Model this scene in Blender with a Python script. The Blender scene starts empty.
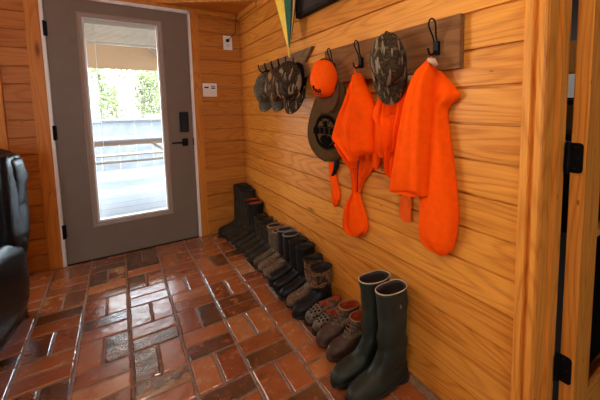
import bpy, bmesh, math, random
from mathutils import Vector, Matrix, noise
from mathutils.bvhtree import BVHTree

random.seed(7)
S = bpy.context.scene
C = S.collection
PI = math.pi
PITCH = 0.1265            # wall board spacing

# ------------------------------------------------------------------ camera
F, PPX, PPY = 324.997, 342.62, 136.51
YAW, TILT, ROLL = 0.6034, 0.09281, -0.01357
EYE = Vector((-1.01874, -3.21579, 1.20504))
fw = Vector((math.sin(YAW) * math.cos(TILT), math.cos(YAW) * math.cos(TILT), -math.sin(TILT)))
rt0 = Vector((math.cos(YAW), -math.sin(YAW), 0))
up0 = rt0.cross(fw)
rt = rt0 * math.cos(ROLL) + up0 * math.sin(ROLL)
up = -rt0 * math.sin(ROLL) + up0 * math.cos(ROLL)
cd = bpy.data.cameras.new('camera')
cam = bpy.data.objects.new('camera', cd)
C.objects.link(cam)
cd.sensor_width = 36
cd.sensor_fit = 'HORIZONTAL'
cd.lens = F / 600 * 36
cd.shift_x = (300 - PPX) / 600
cd.shift_y = (PPY - 200) / 600
cd.clip_start = 0.02
cd.clip_end = 300
M = Matrix((rt, up, -fw)).transposed().to_4x4()
M.translation = EYE
cam.matrix_world = M
S.camera = cam


def on_plane(px, py, axis, val):
    """the point of the plane coord[axis]=val seen at a photo position"""
    d = fw + rt * ((px - PPX) / F) - up * ((py - PPY) / F)
    t = (val - EYE[axis]) / d[axis]
    return EYE + d * t


def wallp(px, py, x):
    return on_plane(px, py, 0, x)


# ------------------------------------------------------------------ materials
def new_mat(name):
    m = bpy.data.materials.new(name)
    m.use_nodes = True
    nt = m.node_tree
    b = nt.nodes['Principled BSDF']
    return m, nt, b


def N(nt, kind, **kw):
    n = nt.nodes.new(kind)
    for k, v in kw.items():
        if k.startswith('i_'):
            n.inputs[k[2:]].default_value = v
        else:
            setattr(n, k, v)
    return n


def ramp(nt, stops, interp='LINEAR'):
    r = nt.nodes.new('ShaderNodeValToRGB')
    r.color_ramp.interpolation = interp
    e = r.color_ramp.elements
    while len(e) < len(stops):
        e.new(0.5)
    for el, (p, c) in zip(e, stops):
        el.position = p
        el.color = (*c, 1)
    return r


def math_node(nt, op, a, b=None):
    n = nt.nodes.new('ShaderNodeMath')
    n.operation = op
    for i, v in enumerate((a, b)):
        if v is None:
            continue
        if isinstance(v, (int, float)):
            n.inputs[i].default_value = v
        else:
            nt.links.new(v, n.inputs[i])
    return n.outputs[0]


def mixc(nt, fac, a, b, mode='MIX'):
    n = nt.nodes.new('ShaderNodeMix')
    n.data_type = 'RGBA'
    n.blend_type = mode
    for sock, v in ((0, fac), (6, a), (7, b)):
        if isinstance(v, (int, float)):
            n.inputs[sock].default_value = v
        elif isinstance(v, tuple):
            n.inputs[sock].default_value = (*v, 1)
        else:
            nt.links.new(v, n.inputs[sock])
    return n.outputs[2]


def plain(name, col, rough=0.5, spec=0.5, var=0.12, scale=30, bump=0.0, metallic=0.0, coat=0.0, sheen=0.0):
    m, nt, b = new_mat(name)
    tc = N(nt, 'ShaderNodeTexCoord')
    nz = N(nt, 'ShaderNodeTexNoise', i_Scale=scale, i_Detail=4.0)
    nt.links.new(tc.outputs['Object'], nz.inputs['Vector'])
    lo = tuple(c * (1 - var) for c in col)
    hi = tuple(min(1, c * (1 + var)) for c in col)
    r = ramp(nt, [(0.3, lo), (0.7, hi)])
    nt.links.new(nz.outputs['Fac'], r.inputs[0])
    nt.links.new(r.outputs[0], b.inputs['Base Color'])
    b.inputs['Roughness'].default_value = rough
    b.inputs['Specular IOR Level'].default_value = spec
    b.inputs['Metallic'].default_value = metallic
    b.inputs['Coat Weight'].default_value = coat
    b.inputs['Sheen Weight'].default_value = sheen
    if bump:
        bp = N(nt, 'ShaderNodeBump', i_Strength=bump, i_Distance=0.004)
        nt.links.new(nz.outputs['Fac'], bp.inputs['Height'])
        nt.links.new(bp.outputs[0], b.inputs['Normal'])
    return m


def wood(name, axis, light, dark, knot=(0.12, 0.035, 0.01), pitch=None, rough=0.42, spec=0.16, grain=1.0, vary=0.35, spec_tint=None):
    """pine: axis = direction of the grain (0 x, 1 y, 2 z); boards of height pitch get a grain of their own"""
    m, nt, b = new_mat(name)
    tc = N(nt, 'ShaderNodeTexCoord')
    sep = N(nt, 'ShaderNodeSeparateXYZ')
    nt.links.new(tc.outputs['Object'], sep.inputs[0])
    o = [sep.outputs[0], sep.outputs[1], sep.outputs[2]]
    along = o[axis]
    cross = [o[i] for i in range(3) if i != axis]
    if pitch:
        bid = math_node(nt, 'FLOOR', math_node(nt, 'DIVIDE', o[2], pitch))
    else:
        oi = N(nt, 'ShaderNodeObjectInfo')
        bid = math_node(nt, 'MULTIPLY', oi.outputs['Random'], 37.0)
    wn = N(nt, 'ShaderNodeTexWhiteNoise', noise_dimensions='1D')
    nt.links.new(bid, wn.inputs['W'])
    rnd = wn.outputs['Value']
    off = math_node(nt, 'MULTIPLY', rnd, 23.0)

    def vec(sa, sc):
        cb = N(nt, 'ShaderNodeCombineXYZ')
        nt.links.new(math_node(nt, 'ADD', math_node(nt, 'MULTIPLY', along, sa), off), cb.inputs[0])
        nt.links.new(math_node(nt, 'ADD', math_node(nt, 'MULTIPLY', cross[0], sc), off), cb.inputs[1])
        nt.links.new(math_node(nt, 'MULTIPLY', cross[1], sc), cb.inputs[2])
        return cb.outputs[0]
    big = N(nt, 'ShaderNodeTexNoise', i_Scale=1.0, i_Detail=1.5, i_Roughness=0.4)
    nt.links.new(vec(0.8, 6.5), big.inputs['Vector'])
    rings = math_node(nt, 'SINE', math_node(nt, 'MULTIPLY', big.outputs['Fac'], 105.0))
    rings = math_node(nt, 'ADD', math_node(nt, 'MULTIPLY', rings, 0.5), 0.5)
    rings = math_node(nt, 'POWER', rings, 3.0)
    fine = N(nt, 'ShaderNodeTexNoise', i_Scale=1.0, i_Detail=4.0, i_Roughness=0.6)
    nt.links.new(vec(5.0, 150.0), fine.inputs['Vector'])
    blot = N(nt, 'ShaderNodeTexNoise', i_Scale=1.0, i_Detail=2.0)
    nt.links.new(vec(1.6, 5.0), blot.inputs['Vector'])
    fr = ramp(nt, [(0.40, (0, 0, 0)), (0.68, (1, 1, 1))])
    nt.links.new(fine.outputs['Fac'], fr.inputs[0])
    br = ramp(nt, [(0.35, (0, 0, 0)), (0.7, (1, 1, 1))])
    nt.links.new(blot.outputs['Fac'], br.inputs[0])
    k = math_node(nt, 'MULTIPLY', rings, 0.36 * grain)
    k = math_node(nt, 'ADD', k, math_node(nt, 'MULTIPLY', fr.outputs[0], 0.36 * grain))
    k = math_node(nt, 'ADD', k, math_node(nt, 'MULTIPLY', br.outputs[0], 0.20))
    k = math_node(nt, 'ADD', k, math_node(nt, 'MULTIPLY', math_node(nt, 'SUBTRACT', rnd, 0.5), vary))
    k = math_node(nt, 'MAXIMUM', math_node(nt, 'MINIMUM', k, 1.0), 0.0)
    col = mixc(nt, k, light, dark)
    # knots
    vo = N(nt, 'ShaderNodeTexVoronoi', i_Scale=1.0)
    nt.links.new(vec(1.7, 7.0), vo.inputs['Vector'])
    sc = N(nt, 'ShaderNodeSeparateColor')
    nt.links.new(vo.outputs['Color'], sc.inputs[0])
    kr = ramp(nt, [(0.05, (1, 1, 1)), (0.13, (0, 0, 0))])
    nt.links.new(vo.outputs['Distance'], kr.inputs[0])
    isk = math_node(nt, 'GREATER_THAN', sc.outputs[0], 0.62)
    kf = math_node(nt, 'MULTIPLY', math_node(nt, 'MULTIPLY', kr.outputs[0], isk), 0.85)
    col = mixc(nt, kf, col, knot)
    # pin knots
    vo2 = N(nt, 'ShaderNodeTexVoronoi', i_Scale=1.0)
    nt.links.new(vec(7.0, 17.0), vo2.inputs['Vector'])
    sc2 = N(nt, 'ShaderNodeSeparateColor')
    nt.links.new(vo2.outputs['Color'], sc2.inputs[0])
    kr2 = ramp(nt, [(0.04, (1, 1, 1)), (0.09, (0, 0, 0))])
    nt.links.new(vo2.outputs['Distance'], kr2.inputs[0])
    isk2 = math_node(nt, 'GREATER_THAN', sc2.outputs[1], 0.55)
    kf2 = math_node(nt, 'MULTIPLY', math_node(nt, 'MULTIPLY', kr2.outputs[0], isk2), 0.7)
    col = mixc(nt, kf2, col, knot)
    nt.links.new(col, b.inputs['Base Color'])
    rr = math_node(nt, 'ADD', math_node(nt, 'MULTIPLY', fine.outputs['Fac'], 0.15), rough - 0.07)
    nt.links.new(rr, b.inputs['Roughness'])
    b.inputs['Specular IOR Level'].default_value = spec
    bp = N(nt, 'ShaderNodeBump', i_Strength=0.12, i_Distance=0.002)
    nt.links.new(k, bp.inputs['Height'])
    nt.links.new(bp.outputs[0], b.inputs['Normal'])
    return m


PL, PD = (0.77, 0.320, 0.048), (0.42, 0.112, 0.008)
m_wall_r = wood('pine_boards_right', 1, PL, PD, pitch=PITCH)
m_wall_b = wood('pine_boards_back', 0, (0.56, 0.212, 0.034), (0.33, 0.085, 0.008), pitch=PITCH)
m_trim = wood('pine_trim_upright', 2, (0.66, 0.265, 0.040), (0.42, 0.115, 0.010), vary=0.2)
m_trim_r = wood('pine_trim_doorway', 2, (0.72, 0.285, 0.044), (0.38, 0.105, 0.008), vary=0.2)
m_trim_x = wood('pine_trim_across', 0, (0.66, 0.265, 0.040), (0.42, 0.115, 0.010), vary=0.2)
m_trim_y = wood('pine_trim_along', 1, (0.66, 0.265, 0.040), (0.42, 0.115, 0.010), vary=0.2)
m_ceil = wood('pine_ceiling', 1, (0.60, 0.26, 0.06), (0.42, 0.14, 0.025))
m_walnut = wood('walnut_rail', 1, (0.235, 0.105, 0.040), (0.080, 0.031, 0.010), knot=(0.03, 0.012, 0.006), rough=0.6, spec=0.03)
m_barn = wood('weathered_rail', 1, (0.215, 0.120, 0.060), (0.085, 0.045, 0.022), knot=(0.04, 0.02, 0.01), rough=0.8, spec=0.05)
m_deck = wood('grey_deck', 0, (0.23, 0.24, 0.27), (0.13, 0.137, 0.155), knot=(0.14, 0.14, 0.14), pitch=None, rough=0.7, spec=0.2, grain=0.5)
m_porch = wood('porch_timber', 0, (0.42, 0.28, 0.17), (0.32, 0.19, 0.10), rough=0.7, spec=0.2, grain=0.5)
m_table = wood('table_timber', 0, (0.30, 0.23, 0.17), (0.20, 0.15, 0.11), rough=0.8, spec=0.2, grain=0.5)
m_cabinet = wood('cabinet_wood', 2, (0.42, 0.17, 0.045), (0.30, 0.10, 0.02))

m_door = plain('door_greige', (0.185, 0.138, 0.102), rough=0.5, spec=0.3, var=0.05, scale=8)
m_frame_lite = plain('lite_frame_taupe', (0.33, 0.26, 0.21), rough=0.4, var=0.05)
m_white = plain('white_painted', (0.80, 0.78, 0.75), rough=0.4, var=0.03)
m_plate = plain('white_plastic_plate', (0.82, 0.80, 0.78), rough=0.3, var=0.02)
m_black = plain('black_metal', (0.005, 0.005, 0.0055), rough=0.5, var=0.1, spec=0.1)
m_blackplastic = plain('black_plastic', (0.006, 0.006, 0.007), rough=0.4, var=0.1, spec=0.25)
m_panel = plain('charcoal_panel', (0.046, 0.036, 0.032), rough=0.6, var=0.2, scale=6, spec=0.12)
m_panel_edge = plain('charcoal_panel_edge', (0.014, 0.011, 0.010), rough=0.6, var=0.15, spec=0.12)
m_leather = plain('black_leather', (0.008, 0.009, 0.012), rough=0.27, var=0.3, scale=45, bump=0.3, spec=0.13)
m_orange = plain('blaze_orange_fleece', (0.95, 0.088, 0.002), rough=0.9, var=0.05, scale=40, spec=0.04, bump=0.15)
m_orange_trim = plain('blaze_orange_binding', (0.84, 0.11, 0.008), rough=0.8, var=0.05, spec=0.1)
m_orange_cap = plain('blaze_orange_twill', (0.93, 0.100, 0.003), rough=0.8, var=0.06, scale=120, spec=0.06, bump=0.1)
m_olive = plain('olive_brown_canvas', (0.098, 0.055, 0.022), rough=0.95, var=0.15, scale=60, spec=0.0, bump=0.2)
m_brim_brown = plain('brown_canvas', (0.115, 0.060, 0.028), rough=0.9, var=0.12, scale=80, spec=0.02)
m_emblem = plain('dark_emblem_print', (0.008, 0.006, 0.005), rough=0.95, var=0.1, spec=0.0)
m_tan = plain('tan_tag', (0.60, 0.36, 0.22), rough=0.7, var=0.08)
m_black_cloth = plain('black_cloth', (0.009, 0.008, 0.008), rough=0.95, var=0.2, spec=0.0)
m_rub_black = plain('black_rubber', (0.009, 0.009, 0.0095), rough=0.45, var=0.3, scale=18, spec=0.22)
m_rub_dark = plain('dark_brown_rubber', (0.026, 0.019, 0.014), rough=0.55, var=0.45, scale=22, spec=0.2, bump=0.1)
m_rub_green = plain('dark_green_rubber', (0.021, 0.025, 0.018), rough=0.46, var=0.35, scale=9, spec=0.2)
m_rub_brown = plain('brown_duck_rubber', (0.066, 0.036, 0.025), rough=0.5, var=0.35, scale=35, spec=0.25)
m_mud = plain('muddy_sole', (0.075, 0.052, 0.036), rough=0.8, var=0.45, scale=30, spec=0.15)
m_sole = plain('black_sole', (0.016, 0.015, 0.014), rough=0.65, var=0.3, spec=0.3)
m_greenrim = plain('cream_rim', (0.50, 0.41, 0.28), rough=0.6, var=0.1)
m_greyrim = plain('grey_rim', (0.20, 0.19, 0.17), rough=0.6, var=0.15)
m_tanrim = plain('tan_rim', (0.28, 0.15, 0.08), rough=0.6, var=0.15)
m_redlining = plain('rust_red_lining', (0.42, 0.07, 0.025), rough=0.9, var=0.2, spec=0.1)
m_lining = plain('dark_lining', (0.055, 0.042, 0.035), rough=0.9, var=0.2, spec=0.1)
m_croc = plain('grey_foam', (0.135, 0.105, 0.080), rough=0.7, var=0.55, scale=45, spec=0.15)
m_lace = plain('brown_lace', (0.16, 0.09, 0.05), rough=0.8, var=0.2)
m_cord = plain('pale_cord', (0.8, 0.8, 0.78), rough=0.6, var=0.03)
m_blind = plain('white_blind', (0.80, 0.76, 0.70), rough=0.5, var=0.05)
m_tarp = plain('grey_panel_fence', (0.22, 0.23, 0.25), rough=0.7, var=0.18, scale=5)
m_bark = plain('bark', (0.20, 0.17, 0.14), rough=0.9, var=0.3)
m_leaf = plain('leaf', (0.20, 0.22, 0.10), rough=0.6, var=0.4, scale=2)
m_ground = plain('dry_grass', (0.35, 0.34, 0.22), rough=0.9, var=0.2, scale=1)
m_steel = plain('brushed_steel', (0.45, 0.46, 0.48), rough=0.3, var=0.05, metallic=0.9)
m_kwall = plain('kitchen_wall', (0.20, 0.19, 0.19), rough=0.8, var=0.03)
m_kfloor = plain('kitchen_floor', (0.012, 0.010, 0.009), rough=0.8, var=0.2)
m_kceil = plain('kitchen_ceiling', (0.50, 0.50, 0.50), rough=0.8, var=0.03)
m_yellow = plain('umbrella_yellow', (0.86, 0.58, 0.02), rough=0.5, var=0.05)
m_green = plain('umbrella_green', (0.012, 0.15, 0.075), rough=0.5, var=0.08)
m_navy = plain('umbrella_navy', (0.012, 0.020, 0.06), rough=0.5, var=0.1)
m_uwood = plain('umbrella_ferrule', (0.78, 0.48, 0.10), rough=0.45, var=0.1)


def camo(name, cols, scale=22, rough=0.75, stick=0.6):
    m, nt, b = new_mat(name)
    tc = N(nt, 'ShaderNodeTexCoord')
    n1 = N(nt, 'ShaderNodeTexNoise', i_Scale=scale * 1.5, i_Detail=6.0, i_Roughness=0.62, i_Distortion=0.15)
    nt.links.new(tc.outputs['Object'], n1.inputs['Vector'])
    r = ramp(nt, [(0.0, cols[0]), (0.44, cols[1]), (0.53, cols[2]), (0.62, cols[3])], 'LINEAR')
    nt.links.new(n1.outputs['Fac'], r.inputs[0])
    mp = N(nt, 'ShaderNodeMapping')
    mp.inputs['Rotation'].default_value = (0.6, 0.8, 0.5)
    mp.inputs['Scale'].default_value = (scale * 0.45, scale * 3.4, scale * 1.6)
    nt.links.new(tc.outputs['Object'], mp.inputs[0])
    n2 = N(nt, 'ShaderNodeTexNoise', i_Scale=1.0, i_Detail=2.0)
    nt.links.new(mp.outputs[0], n2.inputs['Vector'])
    r2 = ramp(nt, [(0.56, (0, 0, 0)), (0.60, (1, 1, 1))])
    nt.links.new(n2.outputs['Fac'], r2.inputs[0])
    f = math_node(nt, 'MULTIPLY', r2.outputs[0], stick)
    col = mixc(nt, f, r.outputs[0], cols[4])
    nt.links.new(col, b.inputs['Base Color'])
    b.inputs['Roughness'].default_value = rough
    b.inputs['Specular IOR Level'].default_value = 0.04
    return m


m_camo_cap = camo('leaf_camouflage_cloth', [(0.018, 0.012, 0.007), (0.070, 0.045, 0.024), (0.024, 0.018, 0.010), (0.12, 0.085, 0.050), (0.33, 0.24, 0.15)], 18, stick=0.7)
m_camo_grey = camo('grey_camouflage_cloth', [(0.035, 0.029, 0.020), (0.115, 0.095, 0.068), (0.06, 0.05, 0.034), (0.14, 0.12, 0.085), (0.24, 0.20, 0.15)], 20)
m_camo_rust = camo('rust_camouflage_cloth', [(0.020, 0.014, 0.010), (0.11, 0.062, 0.035), (0.035, 0.025, 0.016), (0.16, 0.11, 0.07), (0.40, 0.20, 0.08)], 17, stick=0.8)
m_camo_dark = camo('dark_camouflage_cloth', [(0.014, 0.010, 0.007), (0.055, 0.036, 0.021), (0.02, 0.015, 0.009), (0.09, 0.063, 0.038), (0.36, 0.25, 0.16)], 17, stick=0.8)
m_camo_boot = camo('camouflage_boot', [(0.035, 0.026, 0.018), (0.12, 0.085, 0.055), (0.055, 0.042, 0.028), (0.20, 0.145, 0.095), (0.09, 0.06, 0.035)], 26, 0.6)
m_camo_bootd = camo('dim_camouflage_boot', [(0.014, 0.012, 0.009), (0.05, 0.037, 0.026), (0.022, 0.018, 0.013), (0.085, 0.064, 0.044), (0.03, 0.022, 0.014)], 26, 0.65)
m_camo_mud = camo('muddy_camouflage_boot', [(0.07, 0.048, 0.032), (0.19, 0.125, 0.08), (0.10, 0.068, 0.045), (0.25, 0.175, 0.12), (0.04, 0.028, 0.02)], 24, 0.7)
m_camo_rustb = camo('rust_camouflage_boot', [(0.018, 0.015, 0.012), (0.03, 0.023, 0.018), (0.24, 0.105, 0.042), (0.03, 0.02, 0.015), (0.15, 0.09, 0.05)], 15, 0.65)


def brick_material():
    m, nt, b = new_mat('glazed_floor_brick')
    at = N(nt, 'ShaderNodeAttribute', attribute_name='brick')
    r = ramp(nt, [(0.0, (0.060, 0.030, 0.017)), (0.08, (0.13, 0.042, 0.018)), (0.20, (0.27, 0.072, 0.024)),
                  (0.60, (0.36, 0.100, 0.030)), (0.88, (0.42, 0.145, 0.046)), (1.0, (0.47, 0.21, 0.085))])
    sc = N(nt, 'ShaderNodeSeparateColor')
    nt.links.new(at.outputs['Color'], sc.inputs[0])
    tc = N(nt, 'ShaderNodeTexCoord')
    n1 = N(nt, 'ShaderNodeTexNoise', i_Scale=14.0, i_Detail=8.0, i_Roughness=0.72)
    nt.links.new(tc.outputs['Object'], n1.inputs['Vector'])
    v = math_node(nt, 'ADD', sc.outputs[0], math_node(nt, 'MULTIPLY', math_node(nt, 'SUBTRACT', n1.outputs['Fac'], 0.5), 0.95))
    nt.links.new(v, r.inputs[0])
    # pale worn scuffs on some bricks
    n2 = N(nt, 'ShaderNodeTexNoise', i_Scale=9.0, i_Detail=6.0, i_Roughness=0.6)
    nt.links.new(tc.outputs['Object'], n2.inputs['Vector'])
    th = math_node(nt, 'SUBTRACT', n2.outputs['Fac'], math_node(nt, 'SUBTRACT', 0.77, math_node(nt, 'MULTIPLY', sc.outputs[1], 0.32)))
    sr = ramp(nt, [(0.0, (0, 0, 0)), (0.05, (1, 1, 1))])
    nt.links.new(th, sr.inputs[0])
    n3 = N(nt, 'ShaderNodeTexNoise', i_Scale=60.0, i_Detail=3.0)
    nt.links.new(tc.outputs['Object'], n3.inputs['Vector'])
    sf = math_node(nt, 'MULTIPLY', math_node(nt, 'MULTIPLY', sr.outputs[0], n3.outputs['Fac']), 1.2)
    col = mixc(nt, sf, r.outputs[0], (0.50, 0.27, 0.12))
    nt.links.new(col, b.inputs['Base Color'])
    rr = math_node(nt, 'ADD', math_node(nt, 'MULTIPLY', n1.outputs['Fac'], 0.26), 0.12)
    nt.links.new(rr, b.inputs['Roughness'])
    b.inputs['Specular IOR Level'].default_value = 0.6
    b.inputs['Coat Weight'].default_value = 1.0
    b.inputs['Coat Roughness'].default_value = 0.22
    b.inputs['Coat IOR'].default_value = 1.9
    bn = N(nt, 'ShaderNodeTexNoise', i_Scale=17.0, i_Detail=4.0, i_Roughness=0.5)
    nt.links.new(tc.outputs['Object'], bn.inputs['Vector'])
    bp = N(nt, 'ShaderNodeBump', i_Strength=0.5, i_Distance=0.006)
    nt.links.new(bn.outputs['Fac'], bp.inputs['Height'])
    nt.links.new(bp.outputs[0], b.inputs['Coat Normal'])
    nt.links.new(bp.outputs[0], b.inputs['Normal'])
    return m


m_brick = brick_material()
m_mortar = plain('sealed_mortar', (0.22, 0.135, 0.085), rough=0.50, var=0.35, scale=40, spec=0.5, bump=0.3)


def glass_material():
    m, nt, b = new_mat('window_glass')
    nt.nodes.remove(b)
    out = nt.nodes['Material Output']
    tr = N(nt, 'ShaderNodeBsdfTransparent')
    tr.inputs[0].default_value = (0.96, 0.98, 0.97, 1)
    gl = N(nt, 'ShaderNodeBsdfGlossy')
    gl.inputs['Roughness'].default_value = 0.02
    fr = N(nt, 'ShaderNodeFresnel')
    fr.inputs[0].default_value = 1.45
    mx = N(nt, 'ShaderNodeMixShader')
    nt.links.new(fr.outputs[0], mx.inputs[0])
    nt.links.new(tr.outputs[0], mx.inputs[1])
    nt.links.new(gl.outputs[0], mx.inputs[2])
    nt.links.new(mx.outputs[0], out.inputs[0])
    return m


m_glass = glass_material()


# ------------------------------------------------------------------ mesh helpers
def link(name, me, mat, parent=None, smooth=False):
    """one mesh object; geometry given in world coordinates is moved into an unrotated parent's frame"""
    o = bpy.data.objects.new(name, me)
    C.objects.link(o)
    mats = mat if isinstance(mat, (list, tuple)) else [mat]
    for mm in mats:
        me.materials.append(mm)
    if smooth:
        for p in me.polygons:
            p.use_smooth = True
    if parent:
        o.parent = parent
    return o


def world_origin(o):
    v = Vector((0, 0, 0))
    while o:
        v += o.location
        o = o.parent
    return v


def build(name, bm, mat, parent=None, smooth=False, local=False, bevel=0.0):
    if parent and not local:
        bmesh.ops.translate(bm, verts=bm.verts, vec=-world_origin(parent))
    if bevel:
        bmesh.ops.bevel(bm, geom=bm.edges[:], offset=bevel, segments=2, affect='EDGES', profile=0.5)
    bmesh.ops.recalc_face_normals(bm, faces=bm.faces)
    me = bpy.data.meshes.new(name)
    bm.to_mesh(me)
    bm.free()
    return link(name, me, mat, parent, smooth)


def box(bm, x0, x1, y0, y1, z0, z1):
    vs = [bm.verts.new((x, y, z)) for x in (x0, x1) for y in (y0, y1) for z in (z0, z1)]
    for f in ((0, 1, 3, 2), (4, 6, 7, 5), (0, 4, 5, 1), (2, 3, 7, 6), (0, 2, 6, 4), (1, 5, 7, 3)):
        bm.faces.new([vs[i] for i in f])
    return vs


def boxes(*args):
    bm = bmesh.new()
    for a in args:
        box(bm, *a)
    return bm


def tube(bm, pts, r, seg=8, cap=True):
    pts = [Vector(p) for p in pts]
    rs = r if isinstance(r, (list, tuple)) else [r] * len(pts)
    rings = []
    ref = Vector((0.13, 0.31, 0.94)).normalized()
    for i, p in enumerate(pts):
        t = (pts[min(i + 1, len(pts) - 1)] - pts[max(i - 1, 0)]).normalized()
        a = t.cross(ref)
        if a.length < 1e-3:
            a = t.cross(Vector((1, 0, 0)))
        a.normalize()
        b = t.cross(a)
        rings.append([bm.verts.new(p + (a * math.cos(2 * PI * k / seg) + b * math.sin(2 * PI * k / seg)) * rs[i]) for k in range(seg)])
    for i in range(len(rings) - 1):
        for k in range(seg):
            bm.faces.new([rings[i][k], rings[i][(k + 1) % seg], rings[i + 1][(k + 1) % seg], rings[i + 1][k]])
    if cap:
        bm.faces.new(rings[0][::-1])
        bm.faces.new(rings[-1])


def loft(bm, rings, closed=True, cap0=False, cap1=False):
    vr = [[bm.verts.new(p) for p in r] for r in rings]
    n = len(vr[0])
    for i in range(len(vr) - 1):
        for k in range(n if closed else n - 1):
            bm.faces.new([vr[i][k], vr[i][(k + 1) % n], vr[i + 1][(k + 1) % n], vr[i + 1][k]])
    if cap0:
        bm.faces.new(vr[0][::-1])
    if cap1:
        bm.faces.new(vr[-1])
    return vr


def prism(bm, poly, ext):
    """extrude a polygon of 3-D points by a vector"""
    ext = Vector(ext)
    a = [bm.verts.new(Vector(p)) for p in poly]
    b = [bm.verts.new(Vector(p) + ext) for p in poly]
    bm.faces.new(a)
    bm.faces.new(b[::-1])
    n = len(a)
    for i in range(n):
        bm.faces.new([a[i], b[i], b[(i + 1) % n], a[(i + 1) % n]])


def empty(name, label, cat, loc=(0, 0, 0), rz=0.0, group=None):
    o = bpy.data.objects.new(name, None)
    C.objects.link(o)
    o.empty_display_size = 0.05
    o.location = loc
    o.rotation_euler = (0, 0, rz)
    o['label'] = label
    o['category'] = cat
    if group:
        o['group'] = group
    return o


def tag(o, label, cat, group=None):
    o['label'] = label
    o['category'] = cat
    if group:
        o['group'] = group
    return o


def struct(o, label=None):
    o['kind'] = 'structure'
    if label:
        o['label'] = label
    return o


def struct_empty(name, loc=(0, 0, 0), label=None):
    o = bpy.data.objects.new(name, None)
    C.objects.link(o)
    o.location = loc
    return struct(o, label)


def lerp(a, b, t):
    return a + (b - a) * t


def catmull(rows, t):
    """smooth interpolation of tuples along index, t in 0..1"""
    n = len(rows) - 1
    f = min(t * n, n - 1e-6)
    i = int(f)
    u = f - i
    p = [rows[max(0, min(n, i + k))] for k in (-1, 0, 1, 2)]
    return tuple(0.5 * (2 * b + (c - a) * u + (2 * a - 5 * b + 4 * c - d) * u * u + (3 * b - a - 3 * c + d) * u ** 3) for a, b, c, d in zip(*p))


# ------------------------------------------------------------------ the room
XL, YF, ZC = -4.6, -6.2, 2.75      # left wall, front wall, ceiling


def board_profile(z0, z1):
    """(z, depth) pairs of a wall of boards with a groove at each joint"""
    out = [(z0, 0.0)]
    k = math.floor(z0 / PITCH) + 1
    while k * PITCH < z1 - 0.004:
        z = k * PITCH
        out += [(z - 0.0055, 0.0), (z - 0.0030, 0.012), (z + 0.0030, 0.012), (z + 0.0050, 0.0)]
        k += 1
    out.append((z1, 0.0))
    return out


def board_wall(bm, axis, at, sgn, a0, a1, z0, z1, thick=0.1):
    """boards running along the other horizontal axis; sgn = direction away from the room"""
    prof = board_profile(z0, z1)

    def P(dep, a, z):
        return (at + sgn * dep, a, z) if axis == 0 else (a, at + sgn * dep, z)
    fr = [[bm.verts.new(P(d, a, z)) for z, d in prof] for a in (a0, a1)]
    bk = [[bm.verts.new(P(thick, a, z)) for z in (z0, z1)] for a in (a0, a1)]
    for i in range(len(prof) - 1):
        bm.faces.new([fr[0][i], fr[1][i], fr[1][i + 1], fr[0][i + 1]])
    bm.faces.new([bk[0][0], bk[0][1], bk[1][1], bk[1][0]])
    bm.faces.new([fr[0][-1], fr[1][-1], bk[1][1], bk[0][1]])
    bm.faces.new([fr[0][0], bk[0][0], bk[1][0], fr[1][0]])
    for j in (0, 1):
        bm.faces.new(fr[j] + [bk[j][1], bk[j][0]])


# right wall, with the doorway at y -3.60..-2.79
bm = bmesh.new()
board_wall(bm, 0, 0.0, 1, -2.77, 0.1, 0.0, ZC, 0.11)
board_wall(bm, 0, 0.0, 1, YF, -3.62, 0.0, ZC, 0.11)
board_wall(bm, 0, 0.0, 1, -3.62, -2.77, 2.08, ZC, 0.11)
struct(build('wall_right', bm, m_wall_r), 'honey pine board wall that the coats and caps hang on')

# back wall with the glazed door and a window left of it
DX0, DX1 = -1.412, -0.462          # door slab
WX0, WX1, WZ0, WZ1 = -3.05, -1.78, 0.85, 2.02
bm = bmesh.new()
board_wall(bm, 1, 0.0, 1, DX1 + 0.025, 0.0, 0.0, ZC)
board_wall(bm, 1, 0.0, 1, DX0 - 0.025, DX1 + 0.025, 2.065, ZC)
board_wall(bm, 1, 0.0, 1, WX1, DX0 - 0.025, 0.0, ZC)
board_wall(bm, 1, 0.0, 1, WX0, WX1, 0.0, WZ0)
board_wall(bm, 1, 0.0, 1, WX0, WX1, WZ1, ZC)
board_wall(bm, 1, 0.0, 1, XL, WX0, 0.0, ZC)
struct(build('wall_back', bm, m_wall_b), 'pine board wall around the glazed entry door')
FX0, FX1 = -2.6, -1.3
bm = bmesh.new()
board_wall(bm, 0, XL, -1, YF, 0.1, 0, ZC)
struct(build('wall_left', bm, m_wall_r))
bm = bmesh.new()
board_wall(bm, 1, YF, -1, XL - 0.1, FX0, 0, ZC)
board_wall(bm, 1, YF, -1, FX1, 0.1, 0, ZC)
board_wall(bm, 1, YF, -1, FX0, FX1, 0, WZ0)
board_wall(bm, 1, YF, -1, FX0, FX1, 2.1, ZC)
struct(build('wall_front', bm, m_wall_b))
struct(build('ceiling', boxes((XL - 0.1, 0.11, YF - 0.1, 0.1, ZC, ZC + 0.08)), m_ceil))

# floor: basket weave of glazed bricks
BS, GX, GY = 0.2234, -1.03815, -0.48444
bm = bmesh.new()
lay = bm.loops.layers.color.new('brick')
rb = random.Random(11)
J = 0.0055


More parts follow.
